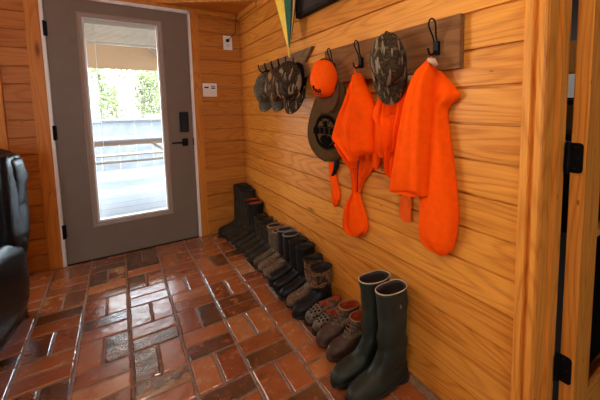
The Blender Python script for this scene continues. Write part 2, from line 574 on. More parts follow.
def brick(x0, x1, y0, y1):
    x0, x1, y0, y1 = max(x0, XL), min(x1, 0.10), max(y0, YF), min(y1, 0.0)
    if x1 - x0 < 0.03 or y1 - y0 < 0.03:
        return
    if x0 > -0.05 and y0 > -2.7:
        return
    jt = lambda a=0.0015: rb.uniform(-a, a)
    x0 += J + jt(); x1 -= J + jt(); y0 += J + jt(); y1 -= J + jt()
    h = [-0.0012 + jt(0.0007) for _ in range(4)]
    pts = [(x0, y0), (x1, y0), (x1, y1), (x0, y1)]
    n = 5
    # rim with slightly wavy worn edges
    outer, mid, inner = [], [], []
    for k in range(4):
        a, b2 = pts[k], pts[(k + 1) % 4]
        L = math.hypot(b2[0] - a[0], b2[1] - a[1])
        for s in range(n):
            t = s / n
            px_, py_ = lerp(a[0], b2[0], t), lerp(a[1], b2[1], t)
            w = jt(0.0022) if s else 0
            nx, ny = (b2[1] - a[1]) / L, -(b2[0] - a[0]) / L
            cx_, cy_ = (x0 + x1) / 2, (y0 + y1) / 2
            outer.append(Vector((px_ + nx * w, py_ + ny * w, -0.012)))
            mid.append(Vector((px_ + nx * w, py_ + ny * w, -0.005)))
            q = Vector((px_ + nx * w, py_ + ny * w))
            d = Vector((cx_, cy_)) - q
            sx = 1 if d.x > 0 else -1
            sy = 1 if d.y > 0 else -1
            iq = Vector((q.x + sx * min(0.006, abs(d.x)), q.y + sy * min(0.006, abs(d.y))))
            hh = lerp(h[k], h[(k + 1) % 4], t)
            inner.append(Vector((iq.x, iq.y, hh)))
    vr = loft(bm, [outer, mid, inner], True)
    top = bm.faces.new(vr[-1])
    val, scf = 0.10 + 0.90 * rb.random(), rb.random() ** 2.0
    fs = {top}
    for ring in vr:
        for v in ring:
            fs.update(v.link_faces)
    for f in fs:
        for lp in f.loops:
            lp[lay] = (val, scf, 0, 1)


for i in range(-17, 7):
    for j in range(-4, 28):
        x0 = GX + BS * i
        y1 = GY - BS * j
        if (i + j) % 2 == 0:
            brick(x0, x0 + BS / 2, y1 - BS, y1)
            brick(x0 + BS / 2, x0 + BS, y1 - BS, y1)
        else:
            brick(x0, x0 + BS, y1 - BS / 2, y1)
            brick(x0, x0 + BS, y1 - BS, y1 - BS / 2)
nb = len(bm.faces)


def bead(x, y0, y1):
    """a raised lumpy mortar joint running toward the door"""
    y0, y1 = max(y0, YF + 0.01), min(y1, -0.006)
    if x < XL or x > -0.01 or y1 - y0 < 0.03:
        return
    n_ = max(2, int((y1 - y0) / 0.011))
    rg_ = []
    for i_ in range(n_ + 1):
        y_ = lerp(y0, y1, i_ / n_)
        w_ = 0.0068 + 0.0020 * noise.noise(Vector((x * 40, y_ * 45, 0))) * 2
        t_ = 0.0012 + 0.0022 * noise.noise(Vector((x * 40, y_ * 38, 5)))
        o_ = 0.002 * noise.noise(Vector((x * 31, y_ * 20, 9)))
        rg_.append([Vector((x + o_ + a_ * w_, y_, z_)) for a_, z_ in ((-1, -0.006), (-0.7, t_ - 0.0022), (0, t_), (0.7, t_ - 0.0022), (1, -0.006))])
    loft(bm, rg_, False)


for i in range(-17, 6):
    bead(GX + BS * i, YF, 0)
    for j in range(-4, 28):
        if (i + j) % 2 == 0:
            bead(GX + BS * (i + 0.5), GY - BS * (j + 1) + 0.008, GY - BS * j - 0.008)
box(bm, XL, 0.11, YF, 0.10, -0.06, -0.0045)
bm.faces.ensure_lookup_table()
for f in bm.faces[nb:]:
    f.material_index = 1
struct(build('floor', bm, [m_brick, m_mortar]), 'glossy red brick floor laid in a basket weave')

# ------------------------------------------------------------------ entry door
d1 = struct_empty('door_1', ((DX0 + DX1) / 2, 0, 0), 'grey entry door with a tall glass pane')
GX0, GX1, GZ0, GZ1 = -1.200, -0.697, 0.303, 1.91       # glass
bm = boxes((DX0, GX0 - 0.02, 0.0, 0.045, 0.008, 2.035), (GX1 + 0.02, DX1, 0.0, 0.045, 0.008, 2.035),
           (GX0 - 0.02, GX1 + 0.02, 0.0, 0.045, 0.008, GZ0 - 0.02), (GX0 - 0.02, GX1 + 0.02, 0.0, 0.045, GZ1 + 0.02, 2.035))
build('slab', bm, m_door, d1)


def picture_frame(bm, x0, x1, z0, z1, w, ya, yb, ax=1):
    """mitred frame moulding with a stepped profile round an opening, in the plane of a wall"""
    prof = [(0.0, yb), (0.0, ya), (0.3 * w, ya), (0.42 * w, lerp(ya, yb, -0.0) + (yb - ya) * 0.35), (0.7 * w, ya + (yb - ya) * 0.2), (w, ya + (yb - ya) * 0.6), (w, yb)]
    rings = []
    for sx, sz in ((0, 0), (1, 0), (1, 1), (0, 1)):
        r = []
        for d, y in prof:
            x = (x1 + d) if sx else (x0 - d)
            z = (z1 + d) if sz else (z0 - d)
            r.append((x, y, z) if ax == 1 else (y, x, z))
        rings.append(r)
    vr = [[bm.verts.new(p) for p in r] for r in rings]
    n = len(prof)
    for i in range(4):
        for k in range(n):
            bm.faces.new([vr[i][k], vr[(i + 1) % 4][k], vr[(i + 1) % 4][(k + 1) % n], vr[i][(k + 1) % n]])


bm = bmesh.new()
picture_frame(bm, GX0, GX1, GZ0, GZ1, 0.036, -0.014, 0.004)
build('lite_frame', bm, m_frame_lite, d1)
bm = bmesh.new()
box(bm, GX0 - 0.018, GX0 + 0.012, 0.006, 0.05, GZ0 - 0.018, GZ1 + 0.018)
box(bm, GX1 - 0.010, GX1 + 0.018, 0.006, 0.05, GZ0 - 0.018, GZ1 + 0.018)
box(bm, GX0 + 0.012, GX1 - 0.010, 0.006, 0.05, GZ0 - 0.018, GZ0 + 0.012)
box(bm, GX0 + 0.012, GX1 - 0.010, 0.006, 0.05, GZ1 - 0.010, GZ1 + 0.018)
build('glass_edge', bm, m_white, d1)['label'] = 'white inner edge around the glass'
build('pane', boxes((GX0 + 0.012, GX1 - 0.01, 0.010, 0.014, GZ0 + 0.012, GZ1 - 0.01)), m_glass, d1)
bl = bmesh.new()
box(bl, GX0 + 0.014, GX1 - 0.012, 0.018, 0.036, 1.868, 1.898)
for k in range(13):
    z = 1.862 - k * 0.0098
    box(bl, GX0 + 0.016, GX1 - 0.014, 0.019 + 0.001 * (k % 2), 0.035, z - 0.0022, z + 0.0014)
box(bl, GX0 + 0.015, GX1 - 0.013, 0.018, 0.036, 1.720, 1.733)
blind = build('blind', bl, m_blind, d1)
blind['label'] = 'white slatted blind raised to the top of the glass'
bm = bmesh.new()
tube(bm, [(-1.130, 0.0165, 1.88), (-1.128, 0.0165, 0.78)], 0.0018, 6)
tube(bm, [(-0.765, 0.0165, 1.88), (-0.765, 0.0165, 1.70)], 0.0018, 6)
build('blind_cord', bm, m_cord, blind)
for z in (1.797, 1.036, 0.272):
    bm = boxes((DX0 - 0.020, DX0 + 0.012, -0.003, 0.002, z - 0.052, z + 0.052))
    tube(bm, [(DX0 - 0.006, -0.007, z - 0.055), (DX0 - 0.006, -0.007, z + 0.055)], 0.0085, 10)
    build('hinge', bm, m_black, d1)
lk = build('keypad_lock', boxes((-0.570, -0.496, -0.026, 0.0, 0.992, 1.175)), m_blackplastic, d1, bevel=0.012)
bm = bmesh.new()
for r_ in range(4):
    for c_ in range(3):
        tube(bm, [(-0.551 + c_ * 0.018, -0.0255, 1.15 - r_ * 0.022), (-0.551 + c_ * 0.018, -0.0275, 1.15 - r_ * 0.022)], 0.0055, 10)
build('keypad', bm, m_black, lk)
bm = boxes((-0.558, -0.508, -0.014, 0.0, 0.868, 0.935))
lh = build('handle_plate', bm, m_black, d1, bevel=0.006)
bm = bmesh.new()
tube(bm, [(-0.535, -0.012, 0.902), (-0.535, -0.05, 0.902), (-0.545, -0.058, 0.902), (-0.58, -0.058, 0.904), (-0.625, -0.055, 0.904), (-0.645, -0.05, 0.903)], [0.011, 0.011, 0.011, 0.0085, 0.0075, 0.006], 10)
build('lever', bm, m_black, lh, smooth=True)
bm = boxes((DX1 - 0.006, DX1 + 0.010, -0.004, 0.012, 0.872, 0.938))
build('strike_plate', bm, m_black, d1)
# white jamb and stop, threshold
bm = boxes((DX0 - 0.024, DX0 - 0.003, -0.012, 0.095, 0.0, 2.062), (DX1 + 0.003, DX1 + 0.024, -0.012, 0.095, 0.0, 2.062),
           (DX0 - 0.024, DX1 + 0.024, -0.012, 0.095, 2.038, 2.064))
struct(build('trim_1', bm, m_white), 'white jamb around the entry door')
bm = boxes((DX0 - 0.003, DX1 + 0.003, 0.0, 0.12, -0.02, 0.006))
struct(build('trim_2', bm, m_black), 'dark threshold under the entry door')


def casing(name, x0, x1, z0, z1, along, mat, lab=None):
    bm = bmesh.new()
    box(bm, x0, x1, -0.020, 0.0, z0, z1)
    bmesh.ops.bevel(bm, geom=[e for e in bm.edges if abs(e.verts[0].co.y + 0.02) < 1e-5 and abs(e.verts[1].co.y + 0.02) < 1e-5], offset=0.006, segments=2, affect='EDGES')
    return struct(build(name, bm, mat), lab)


casing('trim_3', DX0 - 0.105, DX0 - 0.024, 0.0, 2.15, 2, m_trim, 'pine casing left of the entry door')
casing('trim_4', DX1 + 0.024, DX1 + 0.088, 0.0, 2.15, 2, m_trim, 'pine casing right of the entry door')
bm = boxes((DX0 - 0.105, DX1 + 0.088, -0.022, 0.0, 2.15, 2.24))
box(bm, DX0 - 0.024, DX1 + 0.024, -0.02, 0.0, 2.064, 2.15)
struct(build('trim_5', bm, m_trim_x), 'pine head casing above the entry door')

# window on the back wall (its casing shows at the frame's left edge)
w1 = struct_empty('window_1', ((WX0 + WX1) / 2, 0, WZ0), 'window left of the entry door')
bm = boxes((WX0, WX0 + 0.05, 0.02, 0.08, WZ0, WZ1), (WX1 - 0.05, WX1, 0.02, 0.08, WZ0, WZ1), (WX0, WX1, 0.02, 0.08, WZ0, WZ0 + 0.05),
           (WX0, WX1, 0.02, 0.08, WZ1 - 0.05, WZ1), (WX0, WX1, 0.03, 0.07, 1.42, 1.46))
build('window_frame', bm, m_white, w1)
build('pane', boxes((WX0 + 0.05, WX1 - 0.05, 0.048, 0.052, WZ0 + 0.05, WZ1 - 0.05)), m_glass, w1)
bm = boxes((WX1, WX1 + 0.115, -0.026, 0.0, 0.0, WZ1 + 0.11), (WX0 - 0.115, WX0, -0.026, 0.0, 0.0, WZ1 + 0.11))
struct(build('trim_6', bm, m_trim), 'tall pine casing at the far left')
bm = boxes((WX0, WX1, -0.026, 0.0, WZ1, WZ1 + 0.11), (WX0 - 0.0, WX1 + 0.0, -0.04, 0.02, WZ0 - 0.03, WZ0))
struct(build('trim_7', bm, m_trim_x))
# unseen window added in the front wall to bring fill light from behind
w2 = struct_empty('fill_window', ((FX0 + FX1) / 2, YF, WZ0))
ya, yb = YF - 0.08, YF - 0.02
bm = boxes((FX0, FX0 + 0.05, ya, yb, WZ0, 2.1), (FX1 - 0.05, FX1, ya, yb, WZ0, 2.1), (FX0, FX1, ya, yb, WZ0, WZ0 + 0.05),
           (FX0, FX1, ya, yb, 2.05, 2.1), (-1.97, -1.93, ya + 0.01, yb - 0.01, WZ0, 2.1))
build('window_frame', bm, m_white, w2)
build('pane', boxes((FX0 + 0.05, FX1 - 0.05, YF - 0.052, YF - 0.048, WZ0 + 0.05, 2.05)), m_glass, w2)

# ------------------------------------------------------------------ doorway on the right with an open glazed door
JY = -2.781
bm = bmesh.new()
# casing face toward the room: stepped moulding
prof = [(-2.712, 0.0), (-2.712, -0.014), (-2.717, -0.020), (-2.738, -0.021), (-2.742, -0.011), (-2.752, -0.011), (-2.756, -0.022), (-2.772, -0.022), (-2.777, -0.017), (-2.777, 0.0)]
prism(bm, [(x, y, 0.0) for y, x in prof], (0, 0, 2.12))
struct(build('trim_8', bm, m_trim_r), 'pine casing at the right end of the board wall')
bm = boxes((-0.012, 0.122, JY, JY + 0.022, 0.0, 2.09), (0.045, 0.080, JY - 0.011, JY, 0.0, 2.08))
struct(build('trim_9', bm, m_trim_r), 'pine jamb of the open doorway')
bm = boxes((-0.012, 0.122, -3.622, -3.600, 0.0, 2.09), (-0.020, 0.0, -3.68, -3.605, 0.0, 2.12))
struct(build('trim_10', bm, m_trim_r))
bm = boxes((-0.012, 0.122, -3.60, JY, 2.068, 2.09), (-0.020, 0.0, -3.68, -2.712, 2.12, 2.19))
struct(build('trim_11', bm, m_trim_y))

d2 = struct_empty('door_2', (0.14, -2.812, 0), 'open pine door with glass panes')
DYA, DYB, DXa, DXb = -2.834, -2.791, 0.139, 0.93
bm = boxes((DXa, DXa + 0.115, DYA, DYB, 0.012, 2.04))
build('stile', bm, m_trim_r, d2, bevel=0.003)
bm = boxes((DXb - 0.115, DXb, DYA, DYB, 0.012, 2.04))
build('stile', bm, m_trim_r, d2, bevel=0.003)
for z0, z1 in ((0.012, 0.20), (1.92, 2.04)):
    build('rail', boxes((DXa + 0.115, DXb - 0.115, DYA, DYB, z0, z1)), m_trim_x, d2, bevel=0.003)
for z0 in (0.765, 1.34):
    build('muntin', boxes((DXa + 0.115, DXb - 0.115, DYA + 0.008, DYB - 0.008, z0 - 0.014, z0 + 0.014)), m_trim_x, d2, bevel=0.003)
bm = bmesh.new()
for ya in (DYA + 0.002, DYB - 0.010):
    x0, x1, z0, z1 = DXa + 0.115, DXb - 0.115, 0.20, 1.92
    for b_ in ((x0, x0 + 0.016, z0, z1), (x1 - 0.016, x1, z0, z1), (x0, x1, z0, z0 + 0.016), (x0, x1, z1 - 0.016, z1)):
        box(bm, b_[0], b_[1], ya, ya + 0.008, b_[2], b_[3])
build('glazing_bead', bm, m_trim_r, d2)
build('pane', boxes((DXa + 0.115, DXb - 0.115, -2.814, -2.810, 0.20, 1.92)), m_glass, d2)


def hinge_leaf(z):
    bm = bmesh.new()
    z0, z1 = z - 0.047, z + 0.047
    ya, yb, r = DYB + 0.004, DYA + 0.008, 0.010
    poly = [(ya, z0), (ya, z1), (yb + r, z1), (yb + 0.3 * r, z1 - 0.3 * r), (yb, z1 - r), (yb, z0 + r), (yb + 0.3 * r, z0 + 0.3 * r), (yb + r, z0)]
    prism(bm, [(DXa - 0.0025, y, zz) for y, zz in poly], (0.003, 0, 0))
    tube(bm, [(DXa - 0.006, DYB + 0.005, z0 - 0.003), (DXa - 0.006, DYB + 0.005, z1 + 0.003)], 0.0065, 10)
    box(bm, 0.112, DXa - 0.006, DYB + 0.003, DYB + 0.006, z0, z1)
    h = build('hinge', bm, m_black, d2)
    bm = bmesh.new()
    for dz in (-0.034, 0.0, 0.034):
        yy = DYB - (0.012 if dz else 0.022)
        tube(bm, [(DXa - 0.002, yy, z + dz), (DXa - 0.0038, yy, z + dz)], 0.004, 8)
    build('screw', bm, m_blackplastic, h)


for z in (1.036, 0.333, 1.80):
    hinge_leaf(z)

# ------------------------------------------------------------------ kitchen beyond the doorway
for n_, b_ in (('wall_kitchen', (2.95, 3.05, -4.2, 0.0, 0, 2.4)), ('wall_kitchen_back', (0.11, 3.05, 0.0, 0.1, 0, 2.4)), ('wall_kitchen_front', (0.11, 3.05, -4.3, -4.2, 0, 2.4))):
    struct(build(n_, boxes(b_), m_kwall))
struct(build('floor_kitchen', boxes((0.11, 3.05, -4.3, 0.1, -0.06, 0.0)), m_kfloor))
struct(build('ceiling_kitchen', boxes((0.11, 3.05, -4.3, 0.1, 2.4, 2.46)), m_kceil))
kc = empty('wall_cabinet', 'brown wooden wall cabinet seen through the gap beside the open door', 'cabinet', (2.775, -1.85, 1.49))
build('body', boxes((2.60, 2.95, -2.30, -1.30, 1.485, 1.80)), m_cabinet, kc, bevel=0.004)
for a, b_ in ((-2.29, -1.81), (-1.79, -1.31)):
    dd = build('door', boxes((2.58, 2.60, a, b_, 1.50, 1.79)), m_cabinet, kc, bevel=0.004)
    build('knob', boxes((2.56, 2.58, (a + b_) / 2 - 0.012, (a + b_) / 2 + 0.012, 1.52, 1.545)), m_black, dd, bevel=0.004)
mw = empty('microwave', 'white microwave mounted under the kitchen wall cabinet', 'microwave', (2.75, -1.85, 1.23))
build('body', boxes((2.56, 2.95, -2.24, -1.44, 1.235, 1.482)), m_white, mw, bevel=0.008)
build('door_window', boxes((2.548, 2.56, -2.2, -1.98, 1.29, 1.44)), m_blackplastic, mw, bevel=0.004)
build('vent', boxes((2.550, 2.56, -2.2, -1.5, 1.24, 1.258)), m_black, mw)
build('control_panel', boxes((2.552, 2.56, -1.62, -1.595, 1.33, 1.40)), m_blackplastic, mw)
rg = empty('range', 'black and steel kitchen range seen through the doorway gap', 'oven', (2.7, -1.85, 0))
build('body', boxes((2.34, 2.94, -2.24, -1.46, 0.0, 0.90)), m_blackplastic, rg, bevel=0.008)
build('back_panel', boxes((2.84, 2.94, -2.24, -1.46, 0.925, 1.19)), m_steel, rg, bevel=0.006)
build('cooktop', boxes((2.33, 2.94, -2.24, -1.46, 0.90, 0.925)), m_blackplastic, rg, bevel=0.006)
build('handle', boxes((2.29, 2.31, -2.15, -1.55, 0.76, 0.785), (2.31, 2.34, -2.14, -2.12, 0.765, 0.78), (2.31, 2.34, -1.58, -1.56, 0.765, 0.78)), m_steel, rg)
for k in range(4):
    bm = bmesh.new()
    y = -2.12 + k * 0.18
    tube(bm, [(2.335, y, 0.845), (2.305, y, 0.845)], 0.022, 12)
    build('knob', bm, m_steel, rg)

# ------------------------------------------------------------------ triangular corner shelf with its cleats
ZS = 2.088
sh = empty('corner_shelf', 'triangular pine shelf across the top of the room corner', 'shelf', (-0.2, -0.2, ZS))
bm = bmesh.new()
prism(bm, [(-0.665, -0.001, ZS), (-0.001, -0.001, ZS), (-0.001, -0.50, ZS)], (0, 0, 0.02))
build('shelf_board', bm, m_trim_x, sh)
bm = bmesh.new()
a, b_ = Vector((-0.685, -0.002, ZS - 0.002)), Vector((-0.002, -0.518, ZS - 0.002))
nrm = Vector((b_.y - a.y, -(b_.x - a.x), 0)).normalized() * 0.02
nrm = -nrm if nrm.x > 0 else nrm
prism(bm, [a, b_, b_ + nrm, a + nrm], (0, 0, 0.075))
build('front_fascia', bm, m_ceil, sh)
build('cleat', boxes((-0.385, -0.001, -0.022, -0.001, ZS - 0.045, ZS)), m_trim_x, sh, bevel=0.003)
build('cleat', boxes((-0.022, -0.001, -0.50, -0.024, ZS - 0.045, ZS)), m_trim_y, sh, bevel=0.003)

# ------------------------------------------------------------------ outlet with plug and cable, switch plate
op = empty('wall_outlet', 'white outlet plate high beside the room corner', 'outlet', (-0.117, 0, 1.818))
build('cover_plate', boxes((-0.158, -0.075, -0.006, 0.0, 1.753, 1.883)), m_plate, op, bevel=0.002)
bm = bmesh.new()
for z in (1.840, 1.795):
    box(bm, -0.134, -0.099, -0.0085, -0.006, z - 0.017, z + 0.017)
build('socket', bm, m_white, op, bevel=0.003)
bm = bmesh.new()
for z in (1.795,):
    box(bm, -0.124, -0.121, -0.0092, -0.0084, z - 0.002, z + 0.009)
    box(bm, -0.112, -0.109, -0.0092, -0.0084, z - 0.002, z + 0.009)
    tube(bm, [(-0.1165, -0.0085, z - 0.009), (-0.1165, -0.0092, z - 0.009)], 0.003, 8)
build('slot', bm, m_blackplastic, op)
pc = empty('power_cord', 'black plug and cable running from the outlet up to the corner shelf', 'cable', (-0.117, -0.03, 1.84))
bm = bmesh.new()
tube(bm, [(-0.117, -0.009, 1.840), (-0.117, -0.022, 1.840), (-0.117, -0.034, 1.840)], [0.017, 0.015, 0.008], 12)
build('plug', bm, m_blackplastic, pc)
bm = bmesh.new()
pts = [(-0.117, -0.033, 1.840), (-0.110, -0.045, 1.846), (-0.092, -0.045, 1.870), (-0.066, -0.036, 1.90), (-0.050, -0.034, 1.93), (-0.047, -0.036, 1.97), (-0.040, -0.036, 2.02), (-0.036, -0.036, 2.086)]
pts = [catmull(pts, i / 40) for i in range(41)]
tube(bm, pts, 0.0032, 6)
build('cable', bm, m_blackplastic, pc, smooth=True)
sw = empty('switch_plate', 'white double switch plate beside the entry door casing', 'light switch', (-0.299, 0, 1.37))
build('cover_plate', boxes((-0.362, -0.236, -0.007, 0.0, 1.310, 1.434)), m_plate, sw, bevel=0.002)
for x in (-0.331, -0.267):
    build('rocker', boxes((x - 0.018, x + 0.018, -0.012, -0.007, 1.338, 1.372)), m_white, sw, bevel=0.003)
for b_ in ((-0.346, -0.310, 1.388, 1.402), (-0.286, -0.250, 1.404, 1.412), (-0.286, -0.250, 1.384, 1.396)):
    build('indicator', boxes((b_[0], b_[1], -0.0085, -0.007, b_[2], b_[3])), m_blackplastic, sw)

# ------------------------------------------------------------------ hook rails
def hang_hook(bm, y, z, xw):
    """small black coat hook: back plate and an upturned arm"""
    box(bm, xw - 0.004, xw, y - 0.009, y + 0.009, z - 0.035, z + 0.02)
    pts = [(xw - 0.004, y, z - 0.02), (xw - 0.022, y, z - 0.032), (xw - 0.045, y, z - 0.026), (xw - 0.058, y, z - 0.002), (xw - 0.060, y, z + 0.022)]
    pts = [catmull(pts, i / 14) for i in range(15)]
    tube(bm, pts, [0.0045] * 14 + [0.0065], 8)


R1Y0, R1Y1, R1Z0, R1Z1 = -2.500, -1.605, 1.332, 1.520
r1 = empty('hook_rail', 'dark walnut board of hooks holding the orange vests', 'coat rack', (-0.013, (R1Y0 + R1Y1) / 2, 1.43))
build('board', boxes((-0.026, 0.0, R1Y0, R1Y1, R1Z0, R1Z1)), m_walnut, r1, bevel=0.002)


def wire_hook(y, z):
    """black block on the rail with a tall wire loop leaning out and a lower prong"""
    h = build('hook', boxes((-0.040, -0.026, y - 0.013, y + 0.013, z - 0.026, z + 0.024)), m_black, r1, bevel=0.003)
    bm = bmesh.new()
    pts = [(-0.036, y - 0.006, z + 0.018), (-0.047, y - 0.008, z + 0.045), (-0.058, y - 0.015, z + 0.077), (-0.062, y - 0.011, z + 0.095), (-0.063, y, z + 0.101),
           (-0.062, y + 0.011, z + 0.095), (-0.058, y + 0.015, z + 0.077), (-0.047, y + 0.008, z + 0.045), (-0.036, y + 0.006, z + 0.018)]
    pts = [catmull(pts, i / 40) for i in range(41)]
    tube(bm, pts, 0.0033, 6)
    pts = [(-0.038, y, z - 0.010), (-0.055, y, z - 0.026), (-0.072, y, z - 0.024), (-0.080, y, z - 0.004)]
    tube(bm, [catmull(pts, i / 10) for i in range(11)], 0.0042, 8)
    build('wire_loop', bm, m_black, h, smooth=True)


HK = [(-1.705, 1.415), (-1.950, 1.415), (-2.165, 1.415), (-2.405, 1.415)]
for y, z in HK:
    wire_hook(y, z)

r2 = empty('hook_rail', 'weathered board with a notched end behind the camouflage caps', 'coat rack', (-0.011, -1.0, 1.47))
bm = bmesh.new()
poly = [(-0.56, 1.405), (-0.60, 1.475), (-0.56, 1.548), (-1.455, 1.572), (-1.350, 1.490), (-1.412, 1.392)]
prism(bm, [(-0.022, y, z) for y, z in poly], (0.022, 0, 0))
build('board', bm, m_barn, r2)
R2H = [(-0.70, 1.515), (-0.83, 1.515), (-0.955, 1.515), (-1.080, 1.515), (-1.20, 1.515)]
for y, z in R2H:
    bm = bmesh.new()
    hang_hook(bm, y, z, -0.022)
    build('hook', bm, m_black, r2, smooth=False)

# ------------------------------------------------------------------ charcoal panel high on the wall
pn = empty('wall_panel', 'dark charcoal panel mounted high on the board wall', 'panel', (-0.02, -1.8, 2.0))
build('panel_face', boxes((-0.028, 0.0, -2.45, -1.295, 1.795, 2.30)), m_panel, pn)
bm = boxes((-0.036, 0.0, -2.47, -1.275, 1.772, 1.795), (-0.036, 0.0, -1.295, -1.275, 1.795, 2.32), (-0.036, 0.0, -2.47, -2.45, 1.795, 2.32), (-0.036, 0.0, -2.45, -1.295, 2.30, 2.32))
build('panel_frame', bm, m_panel_edge, pn)

# ------------------------------------------------------------------ furled striped umbrella
ut = wallp(289.6, 57.5, -0.090)
u0 = wallp(288.6, 46.0, -0.090)
ax = Vector((-0.002, 0.030, 0.40)).normalized()
um = empty('umbrella', 'furled yellow, green and navy striped umbrella hanging point down', 'umbrella', tuple(ut))
bm = bmesh.new()
NS = 48
rings = []
for i in range(30):
    t = i / 29
    s = 0.058 + t * 0.72
    R = 0.007 + 0.140 * min(1, t / 0.75) ** 0.9 * (1 if t < 0.75 else 1 - 0.75 * ((t - 0.75) / 0.25) ** 1.3)
    c = ut + ax * s
    ring = []
    for k in range(NS):
        a_ = 2 * PI * k / NS
        pl = 0.80 + 0.20 * abs(math.cos(a_ * 4 + 0.9 * t))
        rr = R * pl
        ring.append(Vector((c.x + rr * math.cos(a_) * 0.72, c.y + rr * math.sin(a_), c.z)))
    rings.append(ring)
vr = loft(bm, rings, True, True, True)
bm.faces.ensure_lookup_table()
UM = [0, 1, 0, 2, 1, 0, 1, 2]
for f in bm.faces:
    if len(f.verts) != 4:
        continue
    c = f.calc_center_median()
    t = (c.z - ut.z - 0.058) / 0.72
    cc = ut + ax * ((c.z - ut.z) / ax.z)
    a_ = math.atan2(c.y - cc.y, (c.x - cc.x) / 0.72) % (2 * PI)
    # stripes: pi faces the room (-x); larger angle = toward the camera end
    deg = (math.degrees(a_) + 6 * t) % 360
    f.material_index = 0 if 110 <= deg < 224 else (1 if 224 <= deg < 264 else (2 if 264 <= deg < 287 else (3 if 287 <= deg < 302 else (2 if deg >= 302 else (0 if deg < 40 else 1)))))
build('canopy', bm, [m_yellow, m_green, m_navy, m_uwood], um, smooth=True)
bm = bmesh.new()
tube(bm, [ut, ut + ax * 0.02, ut + ax * 0.062], [0.006, 0.0085, 0.0085], 10)
build('ferrule', bm, m_uwood, um, smooth=True)
bm = bmesh.new()
tp = ut + ax * 0.76
pts = [tp, tp + ax * 0.10]
hk = [tp + ax * 0.10 + Vector((0, -0.045 + 0.045 * math.cos(t), 0.045 * math.sin(t))) for t in [i * PI / 12 for i in range(1, 13)]]
tube(bm, pts + hk, [0.006] + [0.009] * 13, 10)
build('handle', bm, m_uwood, um, smooth=True)
bm = bmesh.new()
he = hk[5]
tube(bm, [(0.0, he.y, he.z - 0.0135), (he.x - 0.012, he.y, he.z - 0.0135), (he.x - 0.02, he.y, he.z + 0.01)], 0.004, 8)
tag(build('wall_peg', bm, m_black), 'black peg on the board wall that the umbrella hangs from', 'peg')

# ------------------------------------------------------------------ caps
def cap(name, label, loc, rot, m_crown, m_brim, size=1.0, slump=0.012, seed=0, group=None, brim_len=0.085, brim_droop=0.014, dims=(0.108, 0.074, 0.088)):
    root = empty(name, label, 'cap', loc, 0, group)
    root.rotation_euler = rot
    rx, ry, h = (d_ * size for d_ in dims)
    bm = bmesh.new()
    rings = []
    NR, NA = 14, 40
    for i in range(NR):
        ph = (i / (NR - 1)) * PI / 2 * 0.985
        ring = []
        for k in range(NA):
            a_ = 2 * PI * k / NA
            front = max(0, math.cos(a_))
            cx_ = math.cos(ph) ** 0.75
            x, y = rx * math.cos(a_) * cx_, ry * math.sin(a_) * cx_
            z = h * math.sin(ph) * (1 + 0.10 * front * math.sin(2 * ph))
            x += 0.012 * size * front * math.sin(2 * ph)
            seam = 0.0022 * (1 - abs(math.sin(a_ * 3)) ** 0.25)
            p = Vector((x, y, z))
            nz = noise.noise(p * 17 + Vector((seed * 3.1, seed, 0)))
            nz2 = noise.noise(p * 40 + Vector((seed, seed * 2, 3)))
            n_ = Vector((x / rx, y / ry, 0.6 * z / h)).normalized()
            ring.append(p + n_ * (nz * slump + nz2 * slump * 0.25 - seam))
        rings.append(ring)
    loft(bm, rings, True, False, True)
    o = build('crown', bm, m_crown, root, smooth=True, local=True)
    md = o.modifiers.new('thickness', 'SOLIDIFY')
    md.thickness = 0.003
    # brim
    bm = bmesh.new()
    NA2, NL = 24, 7
    rows = []
    for j in range(NL):
        t = j / (NL - 1)
        row = []
        for k in range(NA2 + 1):
            a_ = math.radians(-80 + 160 * k / NA2)
            ln = brim_len * size * (max(0, math.cos(a_ * 90 / 80)) ** 0.34)
            x, y = rx * math.cos(a_) + ln * t, ry * math.sin(a_) * (1 + 0.04 * t)
            z = 0.004 - brim_droop * size * (y / ry) ** 2 - 0.016 * t * t + 0.004 * noise.noise(Vector((x * 12, y * 12, seed)))
            row.append(Vector((x, y, z)))
        rows.append(row)
    loft(bm, rows, False)
    o = build('brim', bm, m_brim, root, smooth=True, local=True)
    md = o.modifiers.new('thickness', 'SOLIDIFY')
    md.thickness = 0.004
    bm = bmesh.new()
    bmesh.ops.create_uvsphere(bm, u_segments=12, v_segments=6, radius=0.007)
    bmesh.ops.scale(bm, verts=bm.verts, vec=(1, 1, 0.6))
    bmesh.ops.translate(bm, verts=bm.verts, vec=(0, 0, rings[-1][0].z + 0.001))
    build('button', bm, m_crown, root, smooth=True, local=True)
    # adjusting strap at the back
    bm = bmesh.new()
    for s_ in range(1):
        st = [[Vector(((rx + 0.002 + e) * math.cos(a_), (ry + 0.002 + e) * math.sin(a_), zz)) for zz in (0.001, 0.022)] for e in (0,) for a_ in [math.radians(150 + 60 * i / 10) for i in range(11)]]
        loft(bm, st, False)
    o = build('strap', bm, m_black_cloth, root, local=True)
    md = o.modifiers.new('thickness', 'SOLIDIFY')
    md.thickness = 0.002
    return root


def hang_rot(roll=0.0, out=0.0, yaw=0.0):
    """cap turned so its brim points down and its crown faces the room.
    local X -> -z (down), local Z -> -x (room), local Y -> completes the frame"""
    base = Matrix(((0, 0, -1), (0, 1, 0), (-1, 0, 0))).transposed().transposed()
    # columns: images of local X, Y, Z
    base = Matrix.Identity(3)
    base.col[0] = Vector((0, 0, -1))
    base.col[2] = Vector((-1, 0, 0))
    base.col[1] = base.col[2].cross(base.col[0])
    m = Matrix.Rotation(yaw, 3, 'Z') @ Matrix.Rotation(roll, 3, 'X') @ Matrix.Rotation(out, 3, 'Y') @ base
    return m.to_euler()


